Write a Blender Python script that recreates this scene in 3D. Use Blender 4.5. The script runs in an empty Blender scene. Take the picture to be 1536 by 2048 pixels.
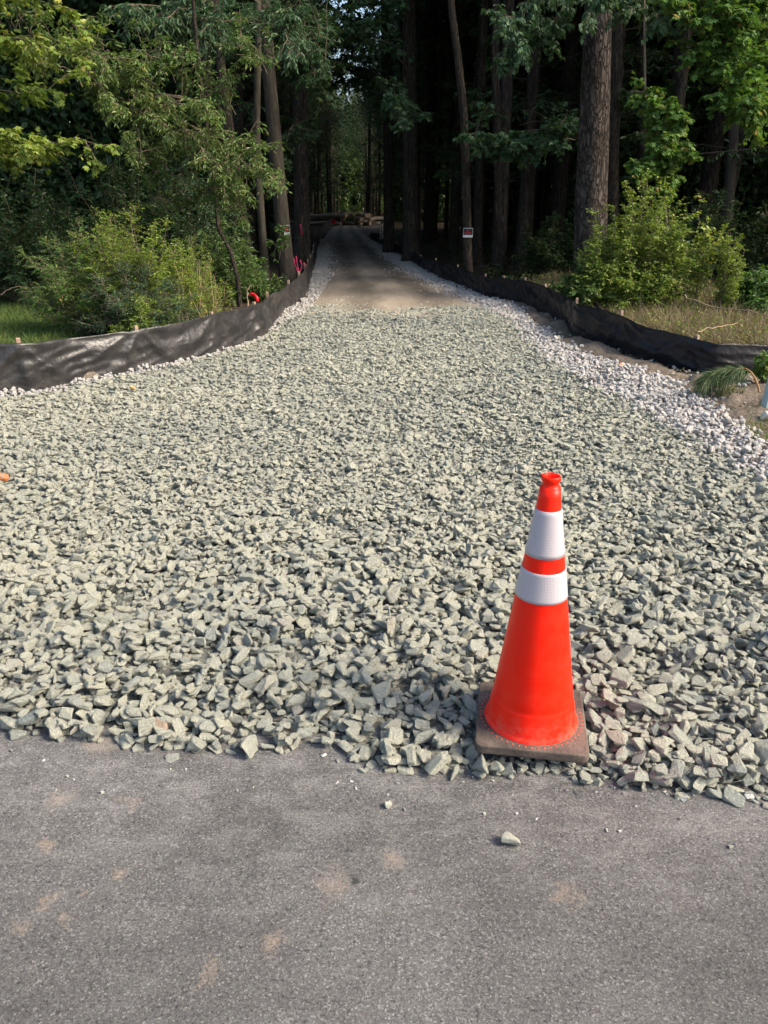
import bpy, bmesh, math, random
import numpy as np
from mathutils import Vector, Matrix, noise as mnoise
R = math.radians
rng = np.random.default_rng(7)
random.seed(7)
sc = bpy.context.scene
COL = sc.collection

# ------------------------------------------------------------------ camera, sky, sun, exposure
CAM_H, PITCH, FPX = 1.66, R(22.0), 1538.0
cd = bpy.data.cameras.new('camera'); cam = bpy.data.objects.new('camera', cd); COL.objects.link(cam)
cam.location = (0, 0, CAM_H); cam.rotation_euler = (R(90) - PITCH, 0, 0)
cd.sensor_fit = 'VERTICAL'; cd.sensor_height = 36; cd.lens = FPX / 2048 * 36
cd.clip_start = 0.05; cd.clip_end = 600
sc.camera = cam
SUN_EL, SUN_AZ = R(40), R(106)     # azimuth clockwise from +Y (the way the camera looks)
w = bpy.data.worlds.new('World'); sc.world = w; w.use_nodes = True
nt = w.node_tree; bg = nt.nodes['Background']
sky = nt.nodes.new('ShaderNodeTexSky'); sky.sky_type = 'NISHITA'; sky.sun_disc = False
sky.sun_elevation = SUN_EL; sky.sun_rotation = SUN_AZ; sky.dust_density = 3.0; sky.air_density = 1.0; sky.ozone_density = 1.0
nt.links.new(sky.outputs[0], bg.inputs[0]); bg.inputs[1].default_value = 0.15
sd = bpy.data.lights.new('sun', 'SUN'); sun = bpy.data.objects.new('sun', sd); COL.objects.link(sun)
sd.energy = 3.2; sd.angle = R(20); sd.color = (1.0, 0.87, 0.70)
dv = Vector((math.sin(SUN_AZ) * math.cos(SUN_EL), math.cos(SUN_AZ) * math.cos(SUN_EL), math.sin(SUN_EL)))
sun.rotation_euler = dv.to_track_quat('Z', 'Y').to_euler()
sc.view_settings.view_transform = 'Standard'; sc.view_settings.look = 'None'
sc.view_settings.exposure = 1.05; sc.view_settings.gamma = 1.0
try:
    sc.cycles.max_bounces = 6; sc.cycles.diffuse_bounces = 3; sc.cycles.transparent_max_bounces = 4
    sc.cycles.use_denoising = True
except Exception: pass

# ------------------------------------------------------------------ pixel -> place (photo pixels, 1536x2048)
cp, sp = math.cos(PITCH), math.sin(PITCH)
def ray(x, y):
    u, v = (x - 768) / FPX, (1024 - y) / FPX
    return np.array([u, cp + v * sp, -sp + v * cp])
def G(x, y, z=0.04):
    d = ray(x, y); t = (z - CAM_H) / d[2]
    return np.array([d[0] * t, d[1] * t, z])
def at(x, y, Y):
    d = ray(x, y); t = Y / d[1]
    return np.array([d[0] * t, Y, CAM_H + d[2] * t])
def gpoly(pts, z=0.04): return np.array([G(x, y, z)[:2] for x, y in pts])
def inpoly(P, poly):
    x, y = P[:, 0], P[:, 1]; c = np.zeros(len(P), bool); j = len(poly) - 1
    for i in range(len(poly)):
        xi, yi = poly[i]; xj, yj = poly[j]
        if yi != yj:
            m = ((yi > y) != (yj > y)) & (x < (xj - xi) * (y - yi) / (yj - yi) + xi); c ^= m
        j = i
    return c
def vn(x, y, s=0):
    """smooth value noise in -1..1"""
    x = np.asarray(x, float); y = np.asarray(y, float)
    xi = np.floor(x).astype(np.int64); yi = np.floor(y).astype(np.int64); fx, fy = x - xi, y - yi
    def h(a, b):
        n = (a * 374761393 + b * 668265263 + s * 974634777) & 0xffffffff
        n = ((n ^ (n >> 13)) * 1274126177) & 0xffffffff
        return ((n ^ (n >> 16)) & 0xffff) / 32767.5 - 1
    u, v = fx * fx * (3 - 2 * fx), fy * fy * (3 - 2 * fy)
    return (h(xi, yi) * (1 - u) + h(xi + 1, yi) * u) * (1 - v) + (h(xi, yi + 1) * (1 - u) + h(xi + 1, yi + 1) * u) * v
def fbm(x, y, s=0, o=4): return sum(vn(x * 2**k, y * 2**k, s + k) * .5**k for k in range(o))
def sstep(a, b, t): t = np.clip((t - a) / (b - a), 0, 1); return t * t * (3 - 2 * t)

# ------------------------------------------------------------------ mesh + object helpers
def mesh_np(name, V, F, attrs=None, smooth=False, sizes=None):
    """V (n,3); F (m,k) int array, or flat array with sizes"""
    me = bpy.data.meshes.new(name); V = np.asarray(V, np.float32)
    F = np.asarray(F, np.int32)
    if sizes is None: sizes = np.full(len(F), F.shape[1], np.int32)
    F = F.ravel(); starts = np.concatenate([[0], np.cumsum(sizes)[:-1]]).astype(np.int32)
    me.vertices.add(len(V)); me.vertices.foreach_set('co', V.ravel())
    me.loops.add(len(F)); me.loops.foreach_set('vertex_index', F)
    me.polygons.add(len(sizes)); me.polygons.foreach_set('loop_start', starts)
    try: me.polygons.foreach_set('loop_total', np.asarray(sizes, np.int32))
    except Exception: pass
    me.polygons.foreach_set('use_smooth', np.full(len(sizes), smooth))
    for k, a in (attrs or {}).items():
        at_ = me.attributes.new(k, 'FLOAT', 'POINT'); at_.data.foreach_set('value', np.asarray(a, np.float32))
    me.update(calc_edges=True); me.validate()
    return me
def link(name, me, mat=None, parent=None, loc=None, rz=0):
    o = bpy.data.objects.new(name, me); COL.objects.link(o)
    if mat and me is not None and not me.materials: me.materials.append(mat)
    if parent is not None: o.parent = parent
    if loc is not None: o.location = loc
    if rz: o.rotation_euler.z = rz
    return o
def tag(o, label=None, cat=None, group=None, kind=None):
    if label: o['label'] = label
    if cat: o['category'] = cat
    if group: o['group'] = group
    if kind: o['kind'] = kind
    return o
def empty(name, loc=(0, 0, 0), rz=0):
    o = bpy.data.objects.new(name, None); COL.objects.link(o); o.location = loc; o.rotation_euler.z = rz
    o.empty_display_size = .2
    return o
def bm_mesh(bm, name, smooth=False):
    me = bpy.data.meshes.new(name); bm.to_mesh(me); bm.free()
    for p in me.polygons: p.use_smooth = smooth
    return me
def grid_mesh(name, P, smooth=True, closed=False, attrs=None):
    """P (n,m,3) grid of points"""
    n, m = P.shape[:2]; idx = np.arange(n * m).reshape(n, m)
    if closed: nxt = np.roll(idx, -1, axis=1); a, b, c, d = idx[:-1], nxt[:-1], nxt[1:], idx[1:]
    else: a, b, c, d = idx[:-1, :-1], idx[:-1, 1:], idx[1:, 1:], idx[1:, :-1]
    F = np.stack([a, b, c, d], -1).reshape(-1, 4)
    return mesh_np(name, P.reshape(-1, 3), F, attrs, smooth)

# ------------------------------------------------------------------ materials
class M:
    def __init__(s, name, rough=.8, spec=.3):
        s.m = bpy.data.materials.new(name); s.m.use_nodes = True; s.t = s.m.node_tree
        s.b = s.t.nodes['Principled BSDF']; s.b.inputs['Roughness'].default_value = rough
        s.b.inputs['Specular IOR Level'].default_value = spec
    def n(s, typ, **kw):
        nd = s.t.nodes.new(typ)
        for k, v in kw.items(): setattr(nd, k, v)
        return nd
    def l(s, a, b): s.t.links.new(a, b)
    def coord(s, scale=(1, 1, 1), out='Object'):
        tc = s.n('ShaderNodeTexCoord'); mp = s.n('ShaderNodeMapping'); mp.inputs['Scale'].default_value = scale
        s.l(tc.outputs[out], mp.inputs[0]); return mp.outputs[0]
    def noise(s, co, scale, detail=4, rough=.55, dist=0):
        nd = s.n('ShaderNodeTexNoise'); s.l(co, nd.inputs['Vector'])
        nd.inputs['Scale'].default_value = scale; nd.inputs['Detail'].default_value = detail
        nd.inputs['Roughness'].default_value = rough; nd.inputs['Distortion'].default_value = dist
        return nd.outputs['Fac']
    def vor(s, co, scale, feature='F1', out='Distance', rnd=1):
        nd = s.n('ShaderNodeTexVoronoi', feature=feature); s.l(co, nd.inputs['Vector'])
        nd.inputs['Scale'].default_value = scale; nd.inputs['Randomness'].default_value = rnd
        return nd.outputs[out]
    def ramp(s, f, stops, interp='LINEAR'):
        nd = s.n('ShaderNodeValToRGB'); nd.color_ramp.interpolation = interp; e = nd.color_ramp.elements
        while len(e) < len(stops): e.new(.5)
        for k, (p, c) in enumerate(stops):
            e[k].position = p; e[k].color = (c, c, c, 1) if isinstance(c, (int, float)) else (*c, 1)
        s.l(f, nd.inputs[0]); return nd.outputs[0]
    def mix(s, f, a, b, mode='MIX'):
        nd = s.n('ShaderNodeMix', data_type='RGBA', blend_type=mode)
        for v, i in ((f, 0), (a, 6), (b, 7)):
            if isinstance(v, (int, float)): nd.inputs[i].default_value = v if i == 0 else (v, v, v, 1)
            elif isinstance(v, tuple): nd.inputs[i].default_value = (*v, 1)
            else: s.l(v, nd.inputs[i])
        return nd.outputs[2]
    def math(s, op, a, b=0.0, clamp=False):
        nd = s.n('ShaderNodeMath', operation=op, use_clamp=clamp)
        for v, i in ((a, 0), (b, 1)):
            if isinstance(v, (int, float)): nd.inputs[i].default_value = v
            else: s.l(v, nd.inputs[i])
        return nd.outputs[0]
    def attr(s, name, typ='GEOMETRY'):
        nd = s.n('ShaderNodeAttribute', attribute_name=name, attribute_type=typ); return nd.outputs['Fac']
    def col(s, c):
        if isinstance(c, tuple): s.b.inputs['Base Color'].default_value = (*c, 1)
        else: s.l(c, s.b.inputs['Base Color'])
        return s
    def bump(s, h, strength=.5, dist=.01):
        nd = s.n('ShaderNodeBump'); nd.inputs['Strength'].default_value = strength; nd.inputs['Distance'].default_value = dist
        s.l(h, nd.inputs['Height']); s.l(nd.outputs[0], s.b.inputs['Normal']); return s

def m_stone(name, cols, speck, dusty):
    m = M(name, .88, .25); t = m.attr('tint', 'INSTANCER'); co = m.coord()
    seed = m.n('ShaderNodeVectorMath', operation='ADD'); m.l(co, seed.inputs[0])
    cx = m.n('ShaderNodeCombineXYZ'); sc_ = m.math('MULTIPLY', t, 37.0); m.l(sc_, cx.inputs[0]); m.l(sc_, cx.inputs[2]); m.l(cx.outputs[0], seed.inputs[1])
    co = seed.outputs[0]
    n = len(cols); base = m.ramp(t, [(k / (n - 1), c) for k, c in enumerate(cols)])
    big = m.noise(co, 1.6, 3); fine = m.noise(co, 14, 4, .7)
    dust_light = m.attr('dust', 'INSTANCER'); c = m.mix(m.math('MULTIPLY', m.ramp(big, [(.28, .15), (.62, 1)]), dust_light, True), base, dusty)
    c = m.mix(m.ramp(fine, [(.36, .55), (.5, 0)]), c, speck)
    c = m.mix(m.ramp(fine, [(.58, 0), (.72, .35)]), c, tuple(min(.8, x * 1.5) for x in dusty))
    m.col(c); h = m.math('ADD', m.math('MULTIPLY', m.noise(co, 3.5, 5, .62), 1.0), m.math('MULTIPLY', fine, .25))
    m.bump(h, .75, .25); return m.m
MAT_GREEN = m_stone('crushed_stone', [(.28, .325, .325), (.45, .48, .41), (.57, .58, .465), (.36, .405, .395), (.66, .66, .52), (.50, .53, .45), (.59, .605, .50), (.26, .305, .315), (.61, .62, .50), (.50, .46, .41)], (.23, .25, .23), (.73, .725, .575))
MAT_WHITE = m_stone('white_stone', [(.66, .65, .63), (.80, .77, .73), (.85, .82, .77), (.70, .60, .54), (.82, .80, .77), (.74, .73, .72)], (.56, .54, .52), (.86, .83, .78))

def m_asphalt():
    m = M('asphalt', .85, .3); co = m.coord()
    ag = m.vor(co, 250, out='Color'); sep = m.n('ShaderNodeSeparateColor'); m.l(ag, sep.inputs[0]); a = sep.outputs[0]
    fine = m.noise(co, 420, 3, .7)
    base = m.ramp(a, [(0, (.05, .049, .048)), (.35, (.092, .09, .088)), (.7, (.15, .146, .142)), (.9, (.22, .213, .205)), (1, (.42, .405, .38))])
    base = m.mix(.45, base, m.ramp(fine, [(.36, (.035, .034, .034)), (.5, (.125, .121, .118)), (.64, (.28, .272, .262))]))
    pit = m.ramp(m.noise(co, 95, 4, .65), [(.36, .45), (.47, 1)])
    base = m.mix(1, base, pit, 'MULTIPLY')
    patch = m.ramp(m.noise(co, 1.3, 6, .62), [(.35, .74), (.62, 1.18)])
    base = m.mix(1, base, patch, 'MULTIPLY')
    # pale stone dust tracked out of the gravel, strongest along its edge
    sx = m.n('ShaderNodeSeparateXYZ'); m.l(co, sx.inputs[0])
    near = m.math('MULTIPLY', m.math('SUBTRACT', sx.outputs[1], 1.35), 1.5, True)
    d = m.math('MULTIPLY', m.math('MULTIPLY', m.ramp(m.noise(m.coord((1, 1.8, 1)), 6, 8, .8, .3), [(.46, 0), (.66, 1)]), m.ramp(m.noise(co, 160, 3, .8), [(.40, 0), (.6, 1)])), m.math('ADD', m.math('MULTIPLY', near, .75), .22))
    base = m.mix(d, base, (.40, .39, .365))
    # sand stains where they lie on the road
    stains = [(660, 1768, .055), (545, 1885, .035), (120, 1597, .05), (215, 1482, .09), (90, 1800, .03), (245, 1745, .03), (420, 1940, .03), (90, 1690, .03), (40, 1860, .03), (130, 1838, .02), (790, 1722, .035), (1130, 1790, .04), (260, 1600, .03)]
    acc = None; wob = m.noise(co, 24, 6, .75, .5)
    for x, y, r in stains:
        p = G(x, y, 0); v = m.n('ShaderNodeVectorMath', operation='DISTANCE'); m.l(co, v.inputs[0]); v.inputs[1].default_value = p
        f = m.math('SUBTRACT', m.math('ADD', r, m.math('MULTIPLY', m.math('SUBTRACT', wob, .5), .22)), v.outputs['Value'])
        f = m.math('MULTIPLY', f, 1 / (r * 1.1), True); acc = f if acc is None else m.math('MAXIMUM', acc, f)
    acc = m.math('MULTIPLY', acc, m.ramp(m.noise(co, 130, 3, .7), [(.38, .1), (.6, .6)]))
    base = m.mix(acc, base, (.42, .32, .235))
    p = G(710, 1762, 0); v = m.n('ShaderNodeVectorMath', operation='DISTANCE'); m.l(co, v.inputs[0]); v.inputs[1].default_value = p
    f = m.math('MULTIPLY', m.math('SUBTRACT', m.math('ADD', .012, m.math('MULTIPLY', m.math('SUBTRACT', m.noise(co, 60, 3), .5), .03)), v.outputs['Value']), 180, True)
    base = m.mix(m.math('MULTIPLY', f, .8), base, (.025, .025, .025))
    m.col(base); m.bump(m.math('ADD', a, m.math('MULTIPLY', fine, 1.3)), .9, .0035); return m.m
MAT_ASPHALT = m_asphalt()

def m_ground(name, c1, c2, c3, s1=6, s2=60, bump=.02):
    m = M(name, .95, .1); co = m.coord()
    c = m.ramp(m.noise(co, s2, 5, .7), [(.3, c1), (.5, c2), (.7, c3)])
    c = m.mix(1, c, m.ramp(m.noise(co, s1, 5, .6), [(.3, .72), (.7, 1.22)]), 'MULTIPLY')
    m.col(c); m.bump(m.noise(co, s2 * .7, 5, .7), .8, bump); return m.m
MAT_FLOOR = m_ground('forest_floor', (.025, .02, .014), (.055, .042, .027), (.10, .075, .045), 2, 30, .04)
MAT_TURF = m_ground('turf', (.03, .045, .015), (.05, .07, .02), (.09, .10, .04), 2, 40, .03)
MAT_BED = m_ground('gravel_bed', (.07, .075, .068), (.13, .135, .12), (.22, .225, .19), 5, 45, .02)
MAT_DIRT = m_ground('dirt', (.10, .082, .066), (.17, .14, .11), (.26, .215, .17), 5, 50, .03)
def m_path():
    m = M('path_fines', .95, .15); co = m.coord()
    c = m.ramp(m.noise(co, 45, 6, .75), [(.3, (.14, .118, .09)), (.5, (.23, .195, .15)), (.7, (.33, .285, .23))])
    c = m.mix(1, c, m.ramp(m.noise(m.coord((1, .22, 1)), 2.2, 5, .6), [(.3, .72), (.7, 1.25)]), 'MULTIPLY')
    uu = m.math('ADD', m.attr('u'), m.math('MULTIPLY', m.math('SUBTRACT', m.noise(co, 1.2, 3), .5), .12))
    c = m.mix(1, c, m.ramp(uu, [(.0, .95), (.22, 1.12), (.31, .62), (.38, .68), (.45, 1.18), (.6, 1.1), (.68, .66), (.76, .7), (.84, 1.1), (1, 1)]), 'MULTIPLY')
    st = m.vor(co, 26, out='Distance'); k = m.ramp(m.noise(co, 1.1, 4, .6), [(.42, 0), (.62, 1)])
    c = m.mix(m.math('MULTIPLY', m.ramp(st, [(.14, 1), (.22, 0)]), k), c, (.46, .46, .43))
    m.col(c); m.bump(m.noise(co, 40, 5, .7), .5, .012); return m.m
MAT_PATH = m_path()

def m_leaf(name, stops, trans=.3, rough=.5, spec=.35):
    m = M(name, rough, spec); t = m.attr('tint')
    c = m.ramp(t, stops)
    c = m.mix(1, c, m.ramp(m.noise(m.coord(), 40, 2), [(.3, .85), (.7, 1.15)]), 'MULTIPLY')
    m.col(c); tr = m.n('ShaderNodeBsdfTranslucent'); m.l(m.mix(1, c, (1.25, 1.3, .6), 'MULTIPLY'), tr.inputs[0])
    mx = m.n('ShaderNodeMixShader'); mx.inputs[0].default_value = trans
    m.l(m.b.outputs[0], mx.inputs[1]); m.l(tr.outputs[0], mx.inputs[2]); m.l(mx.outputs[0], m.t.nodes['Material Output'].inputs[0])
    return m.m
LM = dict(
    maple=m_leaf('maple_leaf', [(0, (.04, .10, .022)), (.5, (.08, .17, .035)), (.85, (.13, .22, .04)), (.97, (.20, .22, .05)), (1, (.32, .22, .06))]),
    lime=m_leaf('lime_leaf', [(0, (.07, .14, .025)), (.5, (.16, .24, .04)), (.85, (.27, .33, .07)), (1, (.36, .32, .09))], .35),
    ash=m_leaf('ash_leaf', [(0, (.055, .11, .03)), (.6, (.10, .17, .045)), (.9, (.17, .22, .06)), (1, (.28, .26, .10))]),
    blue=m_leaf('blue_leaf', [(0, (.03, .075, .035)), (.6, (.055, .115, .05)), (1, (.11, .17, .075))], .25),
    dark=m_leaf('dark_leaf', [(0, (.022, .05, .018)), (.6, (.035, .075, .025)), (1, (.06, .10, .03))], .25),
    pine=m_leaf('pine_needle', [(0, (.04, .08, .03)), (.7, (.07, .12, .045)), (1, (.13, .15, .06))], .15),
    yellow=m_leaf('yellow_leaf', [(0, (.09, .17, .02)), (.5, (.20, .29, .035)), (.85, (.33, .37, .06)), (1, (.38, .29, .09))], .35),
    dry=m_leaf('dry_grass', [(0, (.10, .10, .045)), (.45, (.17, .14, .08)), (.8, (.27, .21, .13)), (1, (.38, .31, .20))], .2, .8),
    grass=m_leaf('green_grass', [(0, (.05, .10, .02)), (.6, (.09, .16, .03)), (1, (.17, .20, .06))], .3, .6),
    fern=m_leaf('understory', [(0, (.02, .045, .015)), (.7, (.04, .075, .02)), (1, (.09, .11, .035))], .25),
)
def m_bark(name, c1, c2, c3, sx=9, sz=1.6, depth=.02, crack=True):
    m = M(name, .92, .15); co = m.coord((1, 1, sz / sx)); nz = m.noise(co, sx * 1.5, 6, .65, .3)
    wob = m.n('ShaderNodeVectorMath', operation='MULTIPLY_ADD'); nn = m.n('ShaderNodeTexNoise'); nn.inputs['Scale'].default_value = sx * .8; nn.inputs['Detail'].default_value = 3
    m.l(co, nn.inputs['Vector']); m.l(nn.outputs['Color'], wob.inputs[0]); wob.inputs[1].default_value = (.2, .2, .2); m.l(co, wob.inputs[2])
    c = m.ramp(nz, [(.28, c1), (.5, c2), (.72, c3)])
    if crack:
        e = m.vor(wob.outputs[0], sx * 2.4, 'DISTANCE_TO_EDGE'); rg = m.math('ABSOLUTE', m.math('SUBTRACT', m.noise(wob.outputs[0], sx * 1.9, 3, .6, .6), .5))
        k = m.math('MULTIPLY', m.ramp(e, [(.0, .25), (.12, 1)]), m.ramp(rg, [(.0, .1), (.05, 1)]))
        c = m.mix(k, tuple(x * .5 for x in c1), c); h = m.math('ADD', m.math('MULTIPLY', k, 1.0), m.math('MULTIPLY', nz, .5))
    else: h = nz
    m.col(c); m.bump(h, 1.0, depth); return m.m
BARK = dict(pine=m_bark('pine_bark', (.05, .042, .036), (.105, .087, .076), (.17, .14, .122), 5.5, 1.6, .04),
            brown=m_bark('brown_bark', (.034, .028, .022), (.068, .055, .043), (.11, .09, .07), 12, 1.8, .02),
            grey=m_bark('grey_bark', (.03, .026, .02), (.055, .048, .037), (.095, .082, .064), 14, 2.5, .01, False),
            dark=m_bark('dark_bark', (.03, .025, .02), (.06, .05, .04), (.10, .085, .065), 10, 1.6, .02),
            twig=m_bark('twig_bark', (.08, .06, .04), (.14, .11, .08), (.22, .18, .13), 30, 4, .002, False))
def flat(name, c, rough=.7, spec=.3, var=.25, scale=20, bump=.0):
    m = M(name, rough, spec); co = m.coord()
    k = m.ramp(m.noise(co, scale, 5, .65), [(.3, 1 - var), (.7, 1 + var)]); m.col(m.mix(1, c, k, 'MULTIPLY'))
    if bump: m.bump(m.noise(co, scale * 2, 4), .5, bump)
    return m.m
MAT_STAKE = flat('stake_wood', (.30, .21, .15), .85, .2, .25, 60)
MAT_STEM = flat('dry_stem', (.34, .25, .15), .85, .2, .3, 30)

# ------------------------------------------------------------------ foliage builders
LEAF = {
    'oval': (np.array([(0, 0, 0), (.28, .33, .05), (.65, .36, .06), (1, 0, -.06), (.65, -.36, .06), (.28, -.33, .05)]), [[0, 3, 2, 1], [0, 5, 4, 3]]),
    'kite': (np.array([(0, 0, 0), (.42, .5, .08), (1, 0, -.08), (.42, -.5, .08)]), [[0, 2, 1], [0, 3, 2]]),
    'star': (np.array([(0, 0, 0), (.05, .28, 0), (.30, .62, -.05), (.42, .26, .03), (.72, .42, -.04), (.68, .15, .02), (1, 0, -.1), (.68, -.15, .02), (.72, -.42, -.04), (.42, -.26, .03), (.30, -.62, -.05), (.05, -.28, 0)]),
             [[0, 3, 2, 1], [0, 6, 5, 3], [3, 5, 4, 3][:3], [0, 11, 10, 9], [0, 9, 7, 6], [9, 8, 7]]),
    'blade': (np.array([(0, .5, 0), (0, -.5, 0), (.5, -.35, .0), (.5, .35, .0), (1, 0, 0)]), [[0, 1, 2, 3], [3, 2, 4]]),
}
def norm(v): return v / (np.linalg.norm(v, axis=-1, keepdims=True) + 1e-9)
class Fol:
    def __init__(s): s.V, s.F, s.S, s.T, s.n = [], [], [], [], 0
    def leaves(s, P, D, N, L, W, shape='kite', tint=None, droop=None):
        n = len(P)
        if not n: return
        D = norm(D); B = norm(np.cross(N, D)); N = np.cross(D, B); tv, fs = LEAF[shape]
        L = np.broadcast_to(L, n)[:, None, None]; W = np.broadcast_to(W, n)[:, None, None]
        V = P[:, None] + D[:, None] * tv[None, :, 0:1] * L + B[:, None] * tv[None, :, 1:2] * W + N[:, None] * tv[None, :, 2:3] * L
        if droop is not None: V[..., 2] -= (tv[None, :, 0] ** 2) * np.broadcast_to(droop, n)[:, None]
        tint = rng.random(n) if tint is None else np.broadcast_to(tint, n)
        k = len(tv); off = s.n + np.arange(n) * k
        fl = np.concatenate([np.array(f) for f in fs])
        s.F.append((off[:, None] + fl[None]).ravel()); s.S.append(np.tile([len(f) for f in fs], n))
        s.V.append(V.reshape(-1, 3)); s.T.append(np.repeat(tint, k)); s.n += n * k
    def mesh(s, name): return mesh_np(name, np.concatenate(s.V), np.concatenate(s.F), {'tint': np.concatenate(s.T)}, False, np.concatenate(s.S))
class Tub:
    def __init__(s): s.V, s.F, s.n = [], [], 0
    def segs(s, A, B, ra, rb, k=3):
        A, B = np.atleast_2d(A), np.atleast_2d(B); n = len(A); D = norm(B - A)
        U = norm(np.cross(D, np.array([.31, .22, .92]))); W = np.cross(D, U)
        an = np.arange(k) * 2 * math.pi / k
        ring = U[:, None] * np.cos(an)[None, :, None] + W[:, None] * np.sin(an)[None, :, None]
        ra = np.broadcast_to(ra, n)[:, None, None]; rb = np.broadcast_to(rb, n)[:, None, None]
        V = np.concatenate([A[:, None] + ring * ra, B[:, None] + ring * rb], 1)
        i = np.arange(k); j = (i + 1) % k; q = np.stack([i, j, j + k, i + k], -1)
        s.F.append((s.n + np.arange(n)[:, None, None] * 2 * k + q[None]).reshape(-1, 4)); s.V.append(V.reshape(-1, 3)); s.n += n * 2 * k
    def path(s, P, r, k=8, cap=False):
        P = np.asarray(P, float); r = np.broadcast_to(r, len(P)); D = np.gradient(P, axis=0); D = norm(D)
        ref = np.array([.9, .3, .1]) if abs(D[0][2]) > .7 else np.array([0, 0, 1.])
        U = norm(np.cross(D, ref)); W = np.cross(D, U); an = np.arange(k) * 2 * math.pi / k
        V = P[:, None] + r[:, None, None] * (U[:, None] * np.cos(an)[None, :, None] + W[:, None] * np.sin(an)[None, :, None])
        n = len(P); idx = s.n + np.arange(n * k).reshape(n, k); nx = np.roll(idx, -1, 1)
        s.F.append(np.stack([idx[:-1], nx[:-1], nx[1:], idx[1:]], -1).reshape(-1, 4)); s.V.append(V.reshape(-1, 3)); s.n += n * k
    def mesh(s, name, smooth=True): return mesh_np(name, np.concatenate(s.V), np.concatenate(s.F), None, smooth)
def rv(n): return norm(rng.normal(size=(n, 3)))
def curve(p0, p1, sag=0, n=8, wob=.0):
    p0, p1 = np.asarray(p0, float), np.asarray(p1, float); t = np.linspace(0, 1, n)[:, None]
    P = p0 + (p1 - p0) * t; P[:, 2] += sag * 4 * (t * (1 - t))[:, 0]
    if wob: P[1:-1] += rng.normal(size=(n - 2, 3)) * wob
    return P
def sample(P, t):
    f = t * (len(P) - 1); i = np.minimum(f.astype(int), len(P) - 2); f = (f - i)[:, None]
    return P[i] * (1 - f) + P[i + 1] * f, norm(P[i + 1] - P[i])
def spray(F, T, P, twigs, tl, per, ls, shape='kite', ws=.5, droop=.3, flatness=.6, r0=.008, leafdown=.4, t0=.12, tint=(0, 1), taper=.55, upbias=0.):
    """one limb P with side twigs that carry leaves"""
    T.path(P, np.linspace(r0, r0 * .35, len(P)), 5)
    t = rng.uniform(t0, 1, twigs) ** .85; A, D = sample(P, t)
    L = tl * rng.uniform(.5, 1.2, twigs) * (1 - taper * t)
    side = rv(twigs); side[:, 2] *= (1 - flatness); side[:, 2] += upbias
    d = norm(D * .55 + norm(side) * .9); B = A + d * L[:, None]; B[:, 2] -= droop * L * rng.uniform(.4, 1.2, twigs)
    T.segs(A, B, r0 * .3, r0 * .12)
    k = twigs * per; ti = np.repeat(np.arange(twigs), per); s = np.tile((np.arange(per) + .6) / per, twigs) + rng.normal(0, .04, k)
    pos = A[ti] + (B - A)[ti] * s[:, None]; dd = norm(B - A)[ti]
    sd = norm(np.cross(dd, np.array([0, 0, 1.])) * np.where(np.tile(np.arange(per) % 2, twigs), 1, -1)[:, None] + rv(k) * .5)
    ld = norm(dd * .6 + sd * .9 + np.array([0, 0, -leafdown])); nn = norm(np.array([0, 0, 1.]) * 1.1 + rv(k) * .75)
    sz = ls * rng.uniform(.6, 1.25, k); tt = np.clip(rng.normal((tint[0] + tint[1]) / 2, (tint[1] - tint[0]) / 4, k), 0, 1)
    F.leaves(pos + rv(k) * ls * .25, ld, nn, sz, sz * ws, shape, tt)
def trunk_path(T, P, r, k=14, flare=1.0):
    P = np.asarray(P, float); n = len(P)
    # resample
    m = max(10, int(np.linalg.norm(P[-1] - P[0]) / .35)); t = np.linspace(0, 1, m)
    Q = np.stack([np.interp(t, np.linspace(0, 1, n), P[:, i]) for i in range(3)], 1)
    h = Q[:, 2] - Q[0, 2]; rr = r * (1 - .5 * t) * (1 + .45 * flare * np.exp(-h / .25)) ; T.path(Q, rr, k)
    return Q

# ------------------------------------------------------------------ ground, road, path
def hz(x, y):
    b = -.05 + .09 * sstep(1.9, 2.9, y)
    side = np.abs(x + .035 * np.maximum(y - 5, 0))
    return b + .05 * fbm(x * .6, y * .6, 3) * sstep(3.2, 6, side) * sstep(6, 12, y)
xs = np.concatenate([np.linspace(-200, -22, 12), np.linspace(-20, 20, 120), np.linspace(22, 200, 12)])
ys = np.concatenate([np.linspace(-60, -4, 6), np.linspace(-2, 40, 160), np.linspace(42, 320, 24)])
X, Yg = np.meshgrid(xs, ys, indexing='ij')
g = link('ground', grid_mesh('ground', np.stack([X, Yg, hz(X, Yg) - .012], -1)[:, ::-1]), MAT_FLOOR); tag(g, kind='structure')
xs = np.linspace(-24, 24, 97); ys = np.linspace(-5.5, 2.5, 17); X, Yg = np.meshgrid(xs, ys, indexing='ij')
road = link('road', grid_mesh('road', np.stack([X, Yg, 0 * X], -1)[:, ::-1]), MAT_ASPHALT); tag(road, kind='structure')

def ribbon(name, Lp, Rp, mat, n=60, m=8, z=.05, amp=.0, crown=0.0):
    Lp, Rp = np.array(Lp), np.array(Rp); t = np.linspace(0, 1, n)
    def rs(P):
        d = np.concatenate([[0], np.cumsum(np.linalg.norm(np.diff(P, axis=0), axis=1))]); d /= d[-1]
        return np.stack([np.interp(t, d, P[:, 0]), np.interp(t, d, P[:, 1])], 1)
    A, B = rs(Lp), rs(Rp); u = np.linspace(0, 1, m)[None, :, None]
    Q = A[:, None] * (1 - u) + B[:, None] * u
    Z = z + crown * 4 * (u * (1 - u))[..., 0] + amp * fbm(Q[..., 0] * 3, Q[..., 1] * 3, 11)
    P = np.concatenate([Q, Z[..., None]], -1)
    return tag(link(name, grid_mesh(name, P, attrs={'u': np.tile(np.linspace(0, 1, m), n)}), mat), kind='structure')
PATH_L = [(560, 640), (612, 600), (628, 565), (634, 530), (640, 500), (645, 480), (655, 465), (672, 449), (684, 436)]
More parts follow.
